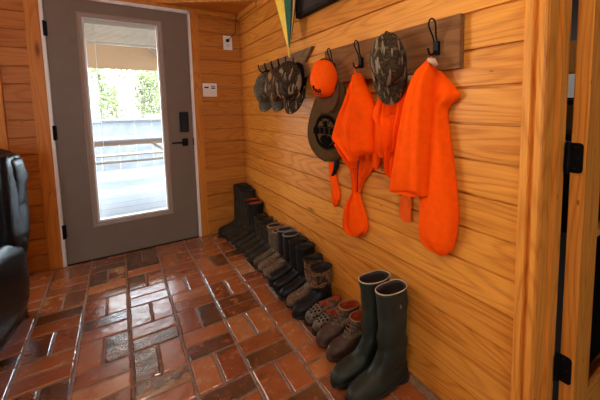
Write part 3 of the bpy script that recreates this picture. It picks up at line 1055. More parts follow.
# right camouflage cap
p = wallp(388.5, 60, -0.080)
cap('baseball_cap', 'leaf camouflage cap hung over an orange vest on the walnut board', (-0.080, p.y, p.z), hang_rot(-0.06, 0.16, 0.72), m_camo_cap, m_camo_cap, 1.02, 0.012, 2, brim_len=0.078, dims=(0.105, 0.072, 0.085))
# orange cap
p = wallp(325.5, 79, -0.085)
oc = cap('baseball_cap', 'blaze orange cap with small dark lettering and a brown brim', (-0.088, p.y, p.z), hang_rot(-0.10, 0.20, 0.62), m_orange_cap, m_brim_brown, 0.98, 0.008, 5, brim_len=0.082)
# little dark stitched marks on the front panel of the orange cap
bm = bmesh.new()


def crown_pt(a_, ph, rx, ry, h, e=0.0030):
    front = max(0, math.cos(a_))
    cx_ = math.cos(ph) ** 0.75
    x, y = rx * math.cos(a_) * cx_, ry * math.sin(a_) * cx_
    z = h * math.sin(ph) * (1 + 0.10 * front * math.sin(2 * ph))
    x += 0.012 * front * math.sin(2 * ph)
    n_ = Vector((x / rx, y / ry, 0.6 * z / h)).normalized()
    p_ = Vector((x, y, z))
    return p_ + n_ * (noise.noise(p_ * 17 + Vector((15.5, 5, 0))) * 0.008 + e)


RXO, RYO, HO = 0.108 * 0.98, 0.074 * 0.98, 0.088 * 0.98


def stroke(pts, r=0.0022):
    tube(bm, [crown_pt(math.radians(a_), math.radians(ph), RXO, RYO, HO) for a_, ph in pts], r, 6)


for c0 in (-50, -28, -6):
    stroke([(c0, 57), (c0 + 13, 59), (c0 + 14, 50), (c0, 48), (c0 - 1, 56)], 0.0022)
    stroke([(c0, 53), (c0 + 12, 54)], 0.0018)
for c0 in (-46, -32, -18, -4):
    stroke([(c0, 41), (c0 + 8, 42)], 0.0018)
build('stitched_lettering', bm, m_emblem, oc, local=True)

# the row of caps on the weathered board
specs = [
    ('faded grey camouflage cap, farthest along the weathered board', (265, 87), -0.085, (0.16, 0.15, 0.60), m_camo_grey, m_camo_grey, 1.08, 11),
    ('rust flecked camouflage cap, second along the weathered board', (276.5, 84.5), -0.085, (0.06, 0.15, 0.55), m_camo_rust, m_camo_grey, 1.08, 12),
    ('dark camouflage cap below the umbrella point', (289, 82), -0.105, (0.0, 0.15, 0.50), m_camo_dark, m_camo_dark, 1.16, 13),
    ('plain black cap hanging nearest the notched board end', (300, 76), -0.016, (-0.04, 0.02, 0.25), m_black_cloth, m_black_cloth, 0.86, 14),
]
for lab, (px, py), xx, (ro, ou, ya), mc, mb, sz, sd in specs:
    p = wallp(px, py, xx)
    cap('baseball_cap', lab, (xx + 0.012, p.y, p.z), hang_rot(ro, ou, ya), mc, mb, sz, 0.014, sd, 'caps on the weathered board', brim_len=0.070, brim_droop=0.030)


# ------------------------------------------------------------------ hanging cloth
def drape(rows, base, edge, folds=4, amp=0.012, seed=0, NV=46, NU=36, back=None, gather=0.35):
    """a hanging piece of cloth with a real thickness. rows: (photo height, left, right, bulge) traced on the plane x=-(base+edge)"""
    bm = bmesh.new()
    xe = -(base + edge)
    back = base if back is None else back
    front, rear = [], []
    for i in range(NV + 1):
        v = i / NV
        py, pl, pr, D = catmull(rows, v)
        L, R = wallp(pl, py, xe), wallp(pr, py, xe)
        f, r = [], []
        for k in range(NU + 1):
            u = k / NU
            q = L.lerp(R, u)
            s = max(0, math.sin(PI * u)) ** 0.55
            wid = (L - R).length
            am = amp * min(1, 0.3 + v * 1.6) * min(1, wid / 0.10)
            ph = seed * 1.7 + 0.9 * noise.noise(Vector((v * 1.6, seed, 0)))
            uu = u + 0.10 * noise.noise(Vector((u * 2, v * 1.5, seed * 2.3)))
            fo = am * (math.sin(2 * PI * folds * uu + ph) + 0.5 * math.sin(2 * PI * folds * 1.9 * uu + 2.1 * ph + seed))
            fo += am * 0.9 * (0.55 - abs(math.sin(PI * folds * 1.3 * uu + ph * 1.4 + seed * 0.7)))
            fo += amp * 0.9 * noise.noise(Vector((u * 3.0 + seed, v * 4.5, seed)))
            dep = edge + (D - edge) * s + fo * s
            f.append(Vector((-(base + max(0.004, dep)), q.y, q.z)))
            r.append(Vector((-(back + 0.002), lerp(q.y, (L.y + R.y) / 2, 0.03), q.z)))
        front.append(f)
        rear.append(r)
    rings = [front[i] + rear[i][::-1] for i in range(NV + 1)]
    loft(bm, rings, True, True, True)
    return bm


def vest(label, loc, pieces, extras=()):
    root = empty('safety_vest', label, 'vest', loc, 0, 'orange hunting vests on the wall')
    for nm, rows, kw, mat in pieces:
        o = build(nm, drape(rows, **kw), mat, root, smooth=True)
        if nm == 'buckle':
            o['label'] = 'black buckle'
    return root


def eyelet(root, y, z, x, mat=m_black):
    pass


# vest nearest the door
va = vest('orange vest hanging nearest the olive pouch, tied ends reaching low', (-0.05, -1.95, 1.40), [
    ('front_panel', [(73, 354.5, 360, .02), (80, 352.5, 362, .032), (91, 350, 367, .05), (105, 345.5, 371.5, .058), (119, 341, 373, .058), (132, 336, 373.5, .055), (142, 333.5, 372, .05), (151, 340, 360, .042), (160, 347, 359, .036), (168, 351, 358, .03)], dict(base=0.022, edge=0.012, folds=3, amp=0.016, seed=1), m_orange),
    ('left_corner', [(92, 349, 358, .016), (104, 343.5, 358, .022), (116, 338.5, 357.5, .026), (127, 335, 357, .026), (135, 332.8, 356.5, .025), (140, 333, 356, .024), (146, 338.5, 355.5, .022), (154, 344.5, 355, .018), (161, 349, 354.5, .014)], dict(base=0.078, edge=0.010, folds=1.6, amp=0.010, seed=4, back=0.060), m_orange),
    ('front_flap', [(75, 356, 361, .05), (86, 357, 365, .07), (97, 356, 370.5, .082), (108, 354, 373.5, .086), (120, 352.5, 373.6, .084), (134, 351.5, 373.8, .080), (146, 351, 373.5, .074), (152, 352, 373, .068), (154.5, 357, 371, .055)], dict(base=0.030, edge=0.018, folds=1.6, amp=0.013, seed=5), m_orange),
    ('back_panel', [(100, 352, 374, .02), (120, 352, 375.5, .022), (140, 353, 376, .024), (154, 354, 375.5, .024), (168, 355.5, 373, .022), (182, 356.5, 364, .02), (193, 357, 360.5, .016)], dict(base=0.004, edge=0.006, folds=2, amp=0.006, seed=3), m_orange),
    ('tied_end', [(160, 350, 356, .024), (176, 352.5, 357.5, .026), (191, 353, 359, .026), (202, 347.5, 362, .032), (213, 344, 365.5, .036), (225, 342.8, 368, .036), (232, 347, 367, .03), (236.5, 356, 361, .018)], dict(base=0.006, edge=0.008, folds=2.5, amp=0.016, seed=2), m_orange),
])
bm = bmesh.new()
hy, hz = HK[1]
tube(bm, [(-0.058, hy, hz - 0.015), (-0.072, hy + 0.004, hz - 0.03), (-0.060, hy + 0.002, hz - 0.06)], 0.004, 6)
build('hanging_loop', bm, m_orange_trim, va)
bm = bmesh.new()
tube(bm, [wallp(358.8, 156, -0.05), wallp(357.6, 175, -0.045), wallp(357.5, 192, -0.038)], 0.003, 6)
build('cord', bm, m_lining, va)

vb = vest('orange vest hanging under the leaf camouflage cap', (-0.05, -2.16, 1.40), [
    ('front_panel', [(80, 385, 403, .03), (95, 380, 405.5, .045), (105, 376, 408, .05), (116, 372, 408.5, .05), (126, 377, 407.5, .05), (140, 377, 405.5, .046), (151, 375.5, 402, .04), (162, 374.5, 397, .032), (169, 375, 394, .022)][0:7] + [(150, 376.5, 399, .035), (157, 380, 396, .022)], dict(base=0.020, edge=0.010, folds=3, amp=0.016, seed=6), m_orange),
    ('left_corner', [(112, 374, 384, .04), (128, 377, 385, .04), (142, 375.5, 384.5, .036), (155, 374, 381.5, .03), (164, 373.7, 379, .024), (170, 375.3, 377.5, .014)], dict(base=0.016, edge=0.008, folds=1.5, amp=0.008, seed=8), m_orange),
    ('right_corner', [(115, 388, 408, .042), (132, 386, 405, .044), (146, 385, 401.5, .042), (158, 384.8, 398, .036), (168, 385, 395.5, .028), (175, 387, 394.2, .02), (178.5, 391, 393.2, .012)], dict(base=0.014, edge=0.008, folds=2, amp=0.009, seed=9), m_orange),
])

vc = vest('largest orange vest, hanging nearest the doorway', (-0.05, -2.42, 1.38), [
    ('front_panel', [(60.5, 426.5, 433.5, .03), (66, 422.5, 434, .044), (74, 417.5, 434, .058), (90, 412.5, 432.5, .072), (108, 408.5, 431.5, .078), (130, 404, 431, .080), (150, 399.8, 430, .078), (172, 396, 428.5, .074), (188, 393, 427.5, .068), (191, 395.5, 427.3, .058), (196.5, 412, 427, .04)], dict(base=0.026, edge=0.020, folds=1.4, amp=0.012, seed=11), m_orange),
    ('back_panel', [(63, 429, 436, .02), (72, 427, 442.5, .03), (82, 425, 450.5, .034), (89, 424, 456.5, .036), (93, 423.5, 459.8, .036), (97, 423, 459.6, .036), (101, 422.5, 455.5, .036), (106, 422, 450, .037), (113, 421, 447.8, .038), (130, 420, 449.5, .042), (155, 420, 453, .046), (182, 420, 456.3, .048), (205, 420, 458.3, .048), (220, 419.6, 458.6, .046), (234, 419.3, 457, .042), (244, 423, 455, .036), (251, 432, 451.5, .028), (255.5, 441, 446.5, .016)], dict(base=0.006, edge=0.008, folds=1.0, amp=0.010, seed=13), m_orange),
    ('side_strap', [(186, 402, 412, .012), (196, 400.3, 411, .014), (206, 399.5, 411, .014), (215, 399.3, 411, .014), (222, 404, 411, .010)], dict(base=0.004, edge=0.005, folds=1.2, amp=0.004, seed=15), m_orange_trim),
    ('buckle', [(189.5, 400.6, 404.5, .022), (192, 400.4, 405, .024), (195, 400.6, 404.8, .022)], dict(base=0.012, edge=0.008, folds=1, amp=0.0, seed=1, NV=6, NU=8), m_blackplastic),
])
bm = bmesh.new()
a0, a1, a2 = wallp(428.5, 59.5, -0.062), wallp(433, 61.0, -0.066), wallp(436.5, 66, -0.055)
tube(bm, [a0, a1, a2], [0.008, 0.012, 0.008], 8)
hb = bmesh.new()
hy, hz = HK[3]
tube(hb, [(-0.060, hy, hz - 0.026), (-0.066, hy, hz - 0.045), (-0.062, a1.y, a1.z)], 0.004, 6)
build('hanging_loop', hb, m_orange_trim, vc)
o = build('neck_tag', bm, m_tan, vc, smooth=True)
o['label'] = 'tan neck binding'

# orange strap with black buckle below the pouch
vd = vest('narrow orange vest tail with a black buckle below the olive pouch', (-0.02, -1.75, 0.8), [
    ('side_strap', [(150, 328, 335, .016), (163, 328.8, 335, .018), (176, 330, 336, .018), (188, 331.3, 339, .020), (198, 331.8, 340.2, .018), (203, 332.5, 338, .014), (206.5, 333.8, 335.2, .008)], dict(base=0.004, edge=0.006, folds=1.2, amp=0.005, seed=21), m_orange),
    ('buckle', [(158, 334.5, 338.5, .020), (166, 334.5, 338.3, .022), (171, 333.5, 336.5, .02), (176, 331.2, 334.0, .016)], dict(base=0.010, edge=0.006, folds=1, amp=0.0, seed=1, NV=8, NU=8), m_blackplastic),
])

# ------------------------------------------------------------------ olive pouch with emblem
po = empty('pouch', 'olive brown rounded pouch printed with a dark emblem, under the orange cap', 'bag', (-0.04, -1.72, 1.1))
rows = [(80, 328, 341, .024), (87, 323, 343.5, .03), (97, 316.5, 345.5, .042), (112, 311.5, 346, .054), (127, 308.6, 346, .058), (139, 308.7, 345.5, .056), (149, 312, 343.5, .048), (157, 318, 341, .038), (161.5, 324.5, 336, .024)]
bm = drape(rows, base=0.006, edge=0.014, folds=1, amp=0.004, seed=31, NV=40, NU=36)
bv = BVHTree.FromBMesh(bm)
pouch_body = build('body', bm, m_olive, po, smooth=True)


def on_pouch(y, z, e=0.0025):
    h = bv.ray_cast(Vector((-1, y, z)), Vector((1, 0, 0)))
    return Vector((h[0].x - e, y, z)) if h[0] else None


ec = wallp(322.4, 132.5, -0.082)
kk = wallp(334.0, 132.5, -0.082)
ew = abs(kk.y - ec.y)                       # half width
eh = abs(wallp(322.4, 151, -0.082).z - ec.z)


def patch(bm, fn, nu, nv):
    """grid patch: fn(u,v) -> (a,b) in emblem half-units, laid on the pouch"""
    g = []
    for i in range(nu + 1):
        row = []
        for j in range(nv + 1):
            a_, b2 = fn(i / nu, j / nv)
            q = on_pouch(ec.y - a_ * ew, ec.z + b2 * eh)
            row.append(q)
        g.append(row)
    for i in range(nu):
        for j in range(nv):
            qs = [g[i][j], g[i + 1][j], g[i + 1][j + 1], g[i][j + 1]]
            if all(q is not None for q in qs):
                bm.faces.new([bm.verts.new(q) for q in qs])


bm = bmesh.new()


def ring_fn(r0, r1, t0=0.0, t1=1.0):
    return lambda u, v: (lerp(r0, r1, v) * math.sin(2 * PI * lerp(t0, t1, u)), lerp(r0, r1, v) * math.cos(2 * PI * lerp(t0, t1, u)))


patch(bm, ring_fn(0.74, 0.93, 0.0, 1.0), 40, 2)
patch(bm, ring_fn(0.97, 1.0), 40, 1)
# banner with letter like gaps
for k in range(6):
    x0 = -1.20 + k * 0.385
    patch(bm, lambda u, v, x0=x0: (x0 + 0.31 * u, -0.10 + 0.34 * v - 0.06 * (x0 + .3) ** 2), 3, 3)
    patch(bm, lambda u, v, x0=x0: (x0 - 0.03 + 0.40 * u, 0.26 + 0.05 * v - 0.06 * (x0 + .3) ** 2), 3, 1)
# head with antler like arms and a lower shield
patch(bm, lambda u, v: ((u - 0.5) * (0.36 - 0.1 * v), 0.30 + 0.30 * v), 3, 4)
for s_ in (-1, 1):
    patch(bm, lambda u, v, s_=s_: (s_ * (0.18 + 0.42 * u + 0.02 * v), 0.45 + 0.20 * math.sin(u * 2.2) + 0.09 * v), 6, 1)
    patch(bm, lambda u, v, s_=s_: (s_ * (0.14 + 0.34 * u), 0.82 - 0.10 * u + 0.09 * v), 5, 1)
patch(bm, lambda u, v: ((u - 0.5) * 2 * (0.50 - 0.18 * abs(v - 0.45) * 2), -0.72 + 0.46 * v - 0.10 * math.cos((u - 0.5) * 6)), 8, 5)
patch(bm, lambda u, v: ((u - 0.5) * 0.30, -0.40 + 0.26 * v), 3, 3)
patch(bm, lambda u, v: (-0.3 + 0.9 * u, 1.14 + 0.05 * v - 0.08 * u), 6, 1)
o = build('emblem', bm, m_emblem, po)
o['label'] = 'dark printed oval emblem'
md = o.modifiers.new('thickness', 'SOLIDIFY')
md.thickness = 0.0015
bm = bmesh.new()
tube(bm, [(-0.058, HK[0][0], HK[0][1] - 0.02), (-0.075, HK[0][0] - 0.01, HK[0][1] - 0.05), (-0.045, HK[0][0] - 0.02, HK[0][1] - 0.12)], 0.004, 6)
build('hanging_cord', bm, m_black_cloth, po)


# ------------------------------------------------------------------ boots
def outline(xb, xf, wb, wf, z, n=40, toe=2.4, yo=0.0):
    """plan outline from heel (xb) to toe (xf); wb, wf half widths at heel and ball"""
    pts = []
    L = xf - xb
    for k in range(n):
        a_ = 2 * PI * k / n
        ca, sa = math.cos(a_), math.sin(a_)
        e = 2.0 / toe
        x = math.copysign(abs(ca) ** e, ca)
        y = math.copysign(abs(sa) ** e, sa)
        s = (x + 1) / 2                                   # 0 heel .. 1 toe
        w = lerp(wb, wf, min(1, max(0, (s - 0.15) / 0.5)) ** 1.0 * (1 if s < 0.7 else 1))
        w = lerp(w, wf, 0) - (0.10 * wf if 0.3 < s < 0.5 and wf > wb else 0) * math.sin((s - 0.3) / 0.2 * PI) * 0.6
        pts.append(Vector((xb + L * s, y * w + yo * s, z)))
    return pts


def boot(label, y, xtoe, L=0.285, h=0.30, w=0.044, rs=0.055, foot=None, shaft=None, rim=None, lining=None, sole=None, hz=0.115, rz=0.0,
         group='boots lined up along the board wall', name='rubber_boot', zsplit=0.13, rimr=0.0045, flare=1.08, slump=0.004, seed=0, lean=0.0, soleh=0.024, pull=False, lat=0.76):
    """boot pointing along local +x with the heel at x=0"""
    root = empty(name, label, 'boot', (xtoe + L, y, 0), PI + rz, group)
    rnd = random.Random(seed)
    wb, wf = w * 0.78, w
    # profile along height: z, back x, front x, heel half width, ball half width, toe exponent
    ank = 0.012
    sh0 = rs * 2
    P = [(soleh * 0.8, 0.004, L - 0.004, wb, wf), (0.040, 0.000, L, wb, wf), (0.055, 0.001, L - 0.004, wb, wf * 0.99), (0.066, 0.003, L - 0.016, wb * 0.98, wf * 0.94),
         (0.075, 0.005, L - 0.042, wb * 0.97, wf * 0.88), (0.084, 0.007, L - 0.078, wb * 0.97, wf * 0.84), (0.096, 0.009, L - 0.112, wb * 0.98, wf * 0.82),
         (hz, 0.011, L - 0.145, wb, wf * 0.84)]
    top_front = 0.010 + sh0
    P.append((hz + 0.035, 0.010, max(top_front, L - 0.158), rs * lat * 0.95, rs * lat * 0.98))
    zz = hz + 0.035
    steps = 7
    for i in range(1, steps + 1):
        t = i / steps
        z = lerp(zz, h, t)
        grow = lerp(1.0, flare, t)
        cx_ = 0.010 + rs - lean * t
        fx = lerp(max(top_front, L - 0.158), cx_ + rs * grow, min(1, t * 2))
        bx = lerp(0.010, cx_ - rs * grow, t)
        P.append((z, max(0.0, bx), fx, rs * lat * grow, rs * lat * grow))
    rings = []
    n = 40
    M_ = len(P)
    NZ = 34
    allr = []
    for i in range(NZ + 1):
        t = i / NZ
        # denser near the foot
        q = catmull(P, t)
        z, xb, xf, hb, hf = q
        toe_e = 2.5 if z < 0.07 else 2.15
        r = outline(xb, xf, hb, hf, z, n, toe_e)
        k = min(1, max(0, (z - 0.05) / 0.1))
        for pt in r:
            wr = noise.noise(Vector((pt.x * 14 + seed * 5, pt.y * 14, pt.z * 20 + seed)))
            d = Vector((pt.x - (xb + xf) / 2, pt.y, 0))
            if d.length > 1e-4:
                d.normalize()
            ankle = 1.5 if hz - 0.02 < z < hz + 0.06 else 1.0
            pt += d * wr * slump * k * ankle
            pt.z += 0.3 * wr * slump * k
        allr.append(r)
    cut = next(i for i, r in enumerate(allr) if r[0].z > zsplit or i == NZ - 4)
    bm = bmesh.new()
    loft(bm, allr[:cut + 1], True, True, False)
    build('foot', bm, foot, root, smooth=True, local=True)
    bm = bmesh.new()
    inner = []
    rr = []
    for r in allr[cut:][::-1]:
        c = sum(r, Vector()) / len(r)
        rr.append([Vector((c.x + (p_.x - c.x) * 0.90, c.y + (p_.y - c.y) * 0.90, p_.z - 0.001)) for p_ in r])
        if allr[-1][0].z - r[0].z > 0.17:
            break
    outer = allr[cut:]
    vr_ = loft(bm, outer + rr, True, False, True)
    nout = (len(outer) - 1) * n
    bm.faces.ensure_lookup_table()
    for f in bm.faces[nout:]:
        f.material_index = 1
    build('shaft', bm, [shaft, lining or m_lining], root, smooth=True, local=True)
    if rim:
        bm = bmesh.new()
        top = allr[-1]
        c = sum(top, Vector()) / len(top)
        ringp = []
        for k in range(8):
            a_ = 2 * PI * k / 8
            ringp.append([Vector((c.x + (p_.x - c.x) * (0.955 + rimr * math.cos(a_) / rs * 1.0 + 0.02), c.y + (p_.y - c.y) * (0.975 + rimr * math.cos(a_) / rs), p_.z + rimr * math.sin(a_) * 1.5)) for p_ in top])
        loft(bm, ringp + [ringp[0]], True)
        bmesh.ops.remove_doubles(bm, verts=bm.verts, dist=1e-5)
        build('rim', bm, rim, root, smooth=True, local=True)
    # sole: outsole with a heel block
    bm = bmesh.new()
    so = [outline(-0.003, L + 0.004, wb + 0.003, wf + 0.004, z, n, 2.6) for z in (0.010, 0.014, soleh)]
    so[0] = outline(0.002, L - 0.010, wb, wf, 0.010, n, 2.6)
    loft(bm, so, True, True, True)
    hl = [outline(0.0, 0.080, wb, wb, z, n, 3.0) for z in (0.0, 0.011)]
    loft(bm, hl, True, True, True)
    fl = [outline(0.110, L - 0.022, wf * 0.9, wf * 0.95, z, n, 2.6) for z in (0.0, 0.011)]
    loft(bm, fl, True, True, True)
    build('sole', bm, sole or m_sole, root, smooth=False, local=True)
    if pull:
        bm = bmesh.new()
        zt = allr[-1][0].z
        xb = min(p_.x for p_ in allr[-1])
        tube(bm, [(xb + 0.002, -0.012, zt - 0.03), (xb - 0.004, -0.012, zt + 0.012), (xb + 0.001, 0, zt + 0.022), (xb - 0.004, 0.012, zt + 0.012), (xb + 0.002, 0.012, zt - 0.03)], 0.004, 6)
        build('pull_loop', bm, shaft, root, local=True)
    return root


B = [  # label, y, toe x, kwargs  (nearest to farthest)
    ('short black boot with rust camouflage shaft, beside the perforated clogs', -1.605, -0.268, dict(h=0.250, foot=m_rub_black, shaft=m_camo_rustb, rim=m_rub_black, rs=0.060, w=0.049, zsplit=0.14, flare=1.10)),
    ('muddy camouflage boot, mate of the short black one', -1.500, -0.258, dict(h=0.268, foot=m_camo_mud, shaft=m_camo_rustb, rim=m_rub_black, rs=0.056, w=0.047, zsplit=0.15, flare=1.1)),
    ('plain black rubber boot next to the muddy camouflage boot', -1.397, -0.258, dict(h=0.308, foot=m_rub_black, shaft=m_rub_black, rim=m_rub_black, rs=0.058, w=0.046)),
    ('plain black rubber boot, farther one of its pair', -1.294, -0.252, dict(h=0.312, foot=m_rub_black, shaft=m_rub_black, rim=m_rub_black, rs=0.058, w=0.046)),
    ('black rubber boot with a thin grey rim', -1.190, -0.248, dict(h=0.322, foot=m_rub_black, shaft=m_rub_black, rim=m_greyrim, rs=0.056, w=0.046, rimr=0.0035)),
    ('grey rimmed black boot with a mud brown foot', -1.087, -0.245, dict(h=0.322, foot=m_camo_mud, shaft=m_rub_black, rim=m_greyrim, rs=0.054, w=0.046, rimr=0.0035, zsplit=0.10)),
    ('camouflage boot with a tan rim, nearer one of its pair', -0.985, -0.247, dict(h=0.280, foot=m_camo_mud, shaft=m_camo_boot, rim=m_tanrim, rs=0.053, w=0.045)),
    ('camouflage boot with a tan rim, farther one of its pair', -0.888, -0.246, dict(h=0.290, foot=m_camo_boot, shaft=m_camo_boot, rim=m_tanrim, rs=0.053, w=0.045)),
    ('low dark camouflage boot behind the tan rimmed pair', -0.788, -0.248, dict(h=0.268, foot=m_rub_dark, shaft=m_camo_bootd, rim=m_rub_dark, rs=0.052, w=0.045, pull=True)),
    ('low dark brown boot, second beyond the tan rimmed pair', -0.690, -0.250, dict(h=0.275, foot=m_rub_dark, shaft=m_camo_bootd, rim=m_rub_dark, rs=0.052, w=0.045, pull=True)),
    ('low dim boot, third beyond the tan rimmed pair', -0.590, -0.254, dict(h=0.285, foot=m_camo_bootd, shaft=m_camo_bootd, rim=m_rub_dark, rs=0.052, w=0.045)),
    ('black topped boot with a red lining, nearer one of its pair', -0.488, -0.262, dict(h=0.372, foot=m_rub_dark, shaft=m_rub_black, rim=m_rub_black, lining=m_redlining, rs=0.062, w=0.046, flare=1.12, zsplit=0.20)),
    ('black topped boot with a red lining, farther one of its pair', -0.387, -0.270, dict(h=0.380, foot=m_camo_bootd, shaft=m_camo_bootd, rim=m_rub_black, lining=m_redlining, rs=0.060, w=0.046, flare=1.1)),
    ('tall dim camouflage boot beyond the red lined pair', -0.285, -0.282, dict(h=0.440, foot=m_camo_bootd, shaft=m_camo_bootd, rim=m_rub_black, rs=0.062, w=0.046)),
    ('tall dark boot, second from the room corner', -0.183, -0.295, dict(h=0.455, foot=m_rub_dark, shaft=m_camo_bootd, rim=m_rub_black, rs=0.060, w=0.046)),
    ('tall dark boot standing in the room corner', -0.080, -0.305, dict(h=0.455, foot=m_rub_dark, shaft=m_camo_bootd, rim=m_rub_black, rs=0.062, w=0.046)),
]
for i, (lab, y, xt, kw) in enumerate(B):
    kw = dict(kw)
    L = kw.pop('L', -xt - 0.006)
    boot(lab, y, xt, L=L, seed=i + 1, rz=random.Random(i).uniform(-0.015, 0.015), lean=0.0, **kw)

# the tall green pair nearest the camera
for lab, y, xt, rz, sd in (('tall dark green rubber boot nearest the camera', -2.243, -0.335, -0.03, 41), ('tall dark green rubber boot, farther one of the pair', -2.138, -0.335, -0.07, 42)):
    g = boot(lab, y, xt, L=0.318, h=0.432, w=0.052, rs=0.066, foot=m_rub_green, shaft=m_rub_green, rim=m_greenrim, lining=m_lining, sole=m_sole,
             hz=0.13, rz=rz, group='tall green boots', seed=sd, flare=1.20, slump=0.009, rimr=0.002, zsplit=0.15, lean=-0.010, soleh=0.030, lat=0.64)
    bm = bmesh.new()
    bmesh.ops.create_uvsphere(bm, u_segments=10, v_segments=6, radius=0.008)
    bmesh.ops.scale(bm, verts=bm.verts, vec=(0.5, 0.5, 1.0))
    bmesh.ops.translate(bm, verts=bm.verts, vec=(0.082, 0.0525, 0.37))
    build('rivet', bm, m_greyrim, g, local=True)

# duck boots
for lab, y, xt, sd in (('brown lace up duck boot beside the tall green boots', -1.995, -0.272, 51), ('brown lace up duck boot beside the perforated clogs', -1.885, -0.266, 52)):
    g = boot(lab, y, xt, L=0.258, h=0.158, w=0.049, rs=0.056, foot=m_rub_brown, shaft=m_camo_boot, rim=m_tanrim, lining=m_redlining, sole=m_rub_brown,
             hz=0.098, rz=-0.04, group='duck boots', name='duck_boot', seed=sd, flare=1.0, slump=0.006, zsplit=0.084, rimr=0.0025, lat=0.78)
    bm = bmesh.new()
    for k in range(4):
        z = 0.098 + 0.014 * k
        x = 0.146 - 0.010 * k
        tube(bm, [(x, -0.028, z), (x + 0.010, -0.008, z + 0.006), (x + 0.008, 0.010, z + 0.010), (x - 0.004, 0.030, z + 0.008)], 0.003, 6)
    for s_ in (-1, 1):
        tube(bm, [(0.122, 0, 0.148), (0.140, s_ * 0.018, 0.155), (0.150, s_ * 0.034, 0.135), (0.152, s_ * 0.040, 0.110)], 0.0026, 6)
    build('laces', bm, m_lace, g, local=True, smooth=True)


# perforated clogs
def clog(label, y, xt, sd):
    L = 0.226
    root = empty('clog', label, 'clog', (xt + L, y, 0), PI - 0.06, 'perforated clogs')
    wb, wf = 0.036, 0.047
    P = [(0.018, 0.002, L - 0.004, wb, wf), (0.036, 0.0, L, wb, wf), (0.050, 0.002, L - 0.006, wb, wf * 0.98), (0.062, 0.010, L - 0.022, wb, wf * 0.93), (0.074, 0.050, L - 0.052, wb, wf * 0.85), (0.082, 0.080, L - 0.085, wb * 0.9, wf * 0.72)]
    rings = [outline(*catmull(P, i / 16)[1:], catmull(P, i / 16)[0], 40, 2.4) for i in range(17)]
    bm = bmesh.new()
    top = rings[-1]
    rim_in = []
    # collar folds down into the foot opening
    ins = []
    for sc_, dz in ((0.92, -0.004), (0.88, -0.030), (0.86, -0.050)):
        ins.append([Vector((0.012 + (p_.x - 0.085) * 0.9 * sc_ + 0.075 if False else lerp(0.12, p_.x, sc_), p_.y * sc_, p_.z + dz)) for p_ in top])
    loft(bm, rings + ins, True, True, True)
    nf = 16 * 40
    bm.faces.ensure_lookup_table()
    for f in bm.faces[nf:]:
        if len(f.verts) == 4 or f.calc_center_median().z > 0.03:
            f.material_index = 1
    bmesh.ops.recalc_face_normals(bm, faces=bm.faces)
    bm.normal_update()
    bvh = BVHTree.FromBMesh(bm)
    nu_ = len(bm.faces)
    # holes
    for r_, (x, n_) in enumerate(((0.136, 3), (0.156, 4), (0.176, 3), (0.194, 2))):
        for k in range(n_):
            yy = (k - (n_ - 1) / 2) * 0.021
            h_ = bvh.ray_cast(Vector((x, yy, 0.3)), Vector((0, 0, -1)))
            if h_[0]:
                nn_ = h_[1] if h_[1].z > 0 else -h_[1]
                tube(bm, [h_[0] + nn_ * 0.0012, h_[0] - nn_ * 0.003], 0.0062, 10)
    for s_ in (-1, 1):
        for x in (0.125, 0.150, 0.172, 0.192):
            h_ = bvh.ray_cast(Vector((x, s_ * 0.3, 0.050)), Vector((0, -s_, 0)))
            if h_[0]:
                nn_ = h_[1] if h_[1].y * s_ > 0 else -h_[1]
                tube(bm, [h_[0] + nn_ * 0.0012, h_[0] - nn_ * 0.003], 0.0055, 10)
    bm.faces.ensure_lookup_table()
    for f in bm.faces[nu_:]:
        f.material_index = 2
    build('upper', bm, [m_croc, m_redlining, m_emblem], root, smooth=True, local=True)
    # ankle collar
    bm = bmesh.new()
    r0 = [Vector((0.066 + 0.064 * math.cos(2 * PI * k / 32), 0.036 * math.sin(2 * PI * k / 32), 0.066 + 0.018 * max(0, -math.cos(2 * PI * k / 32)) + 0.008)) for k in range(32)]
    rr_ = []
    for e, dz in ((1.0, -0.030), (1.04, 0.0), (1.0, 0.006), (0.92, 0.0), (0.90, -0.034)):
        rr_.append([Vector((0.066 + (p_.x - 0.066) * e, p_.y * e, p_.z + dz)) for p_ in r0])
    loft(bm, rr_, True, False, True)
    bm.faces.ensure_lookup_table()
    for f in bm.faces[32 * 3:]:
        f.material_index = 1
    build('collar', bm, [m_croc, m_redlining], root, smooth=True, local=True)
    bm = bmesh.new()
    loft(bm, [outline(-0.002, L + 0.003, wb + 0.002, wf + 0.003, z, 40, 2.5) for z in (0.0, 0.010, 0.021)], True, True, True)
    build('sole', bm, m_rub_dark, root, local=True)
    return root


clog('grey perforated clog beside the brown duck boots', -1.795, -0.238, 61)
clog('grey perforated clog beside the short black boot', -1.702, -0.234, 62)


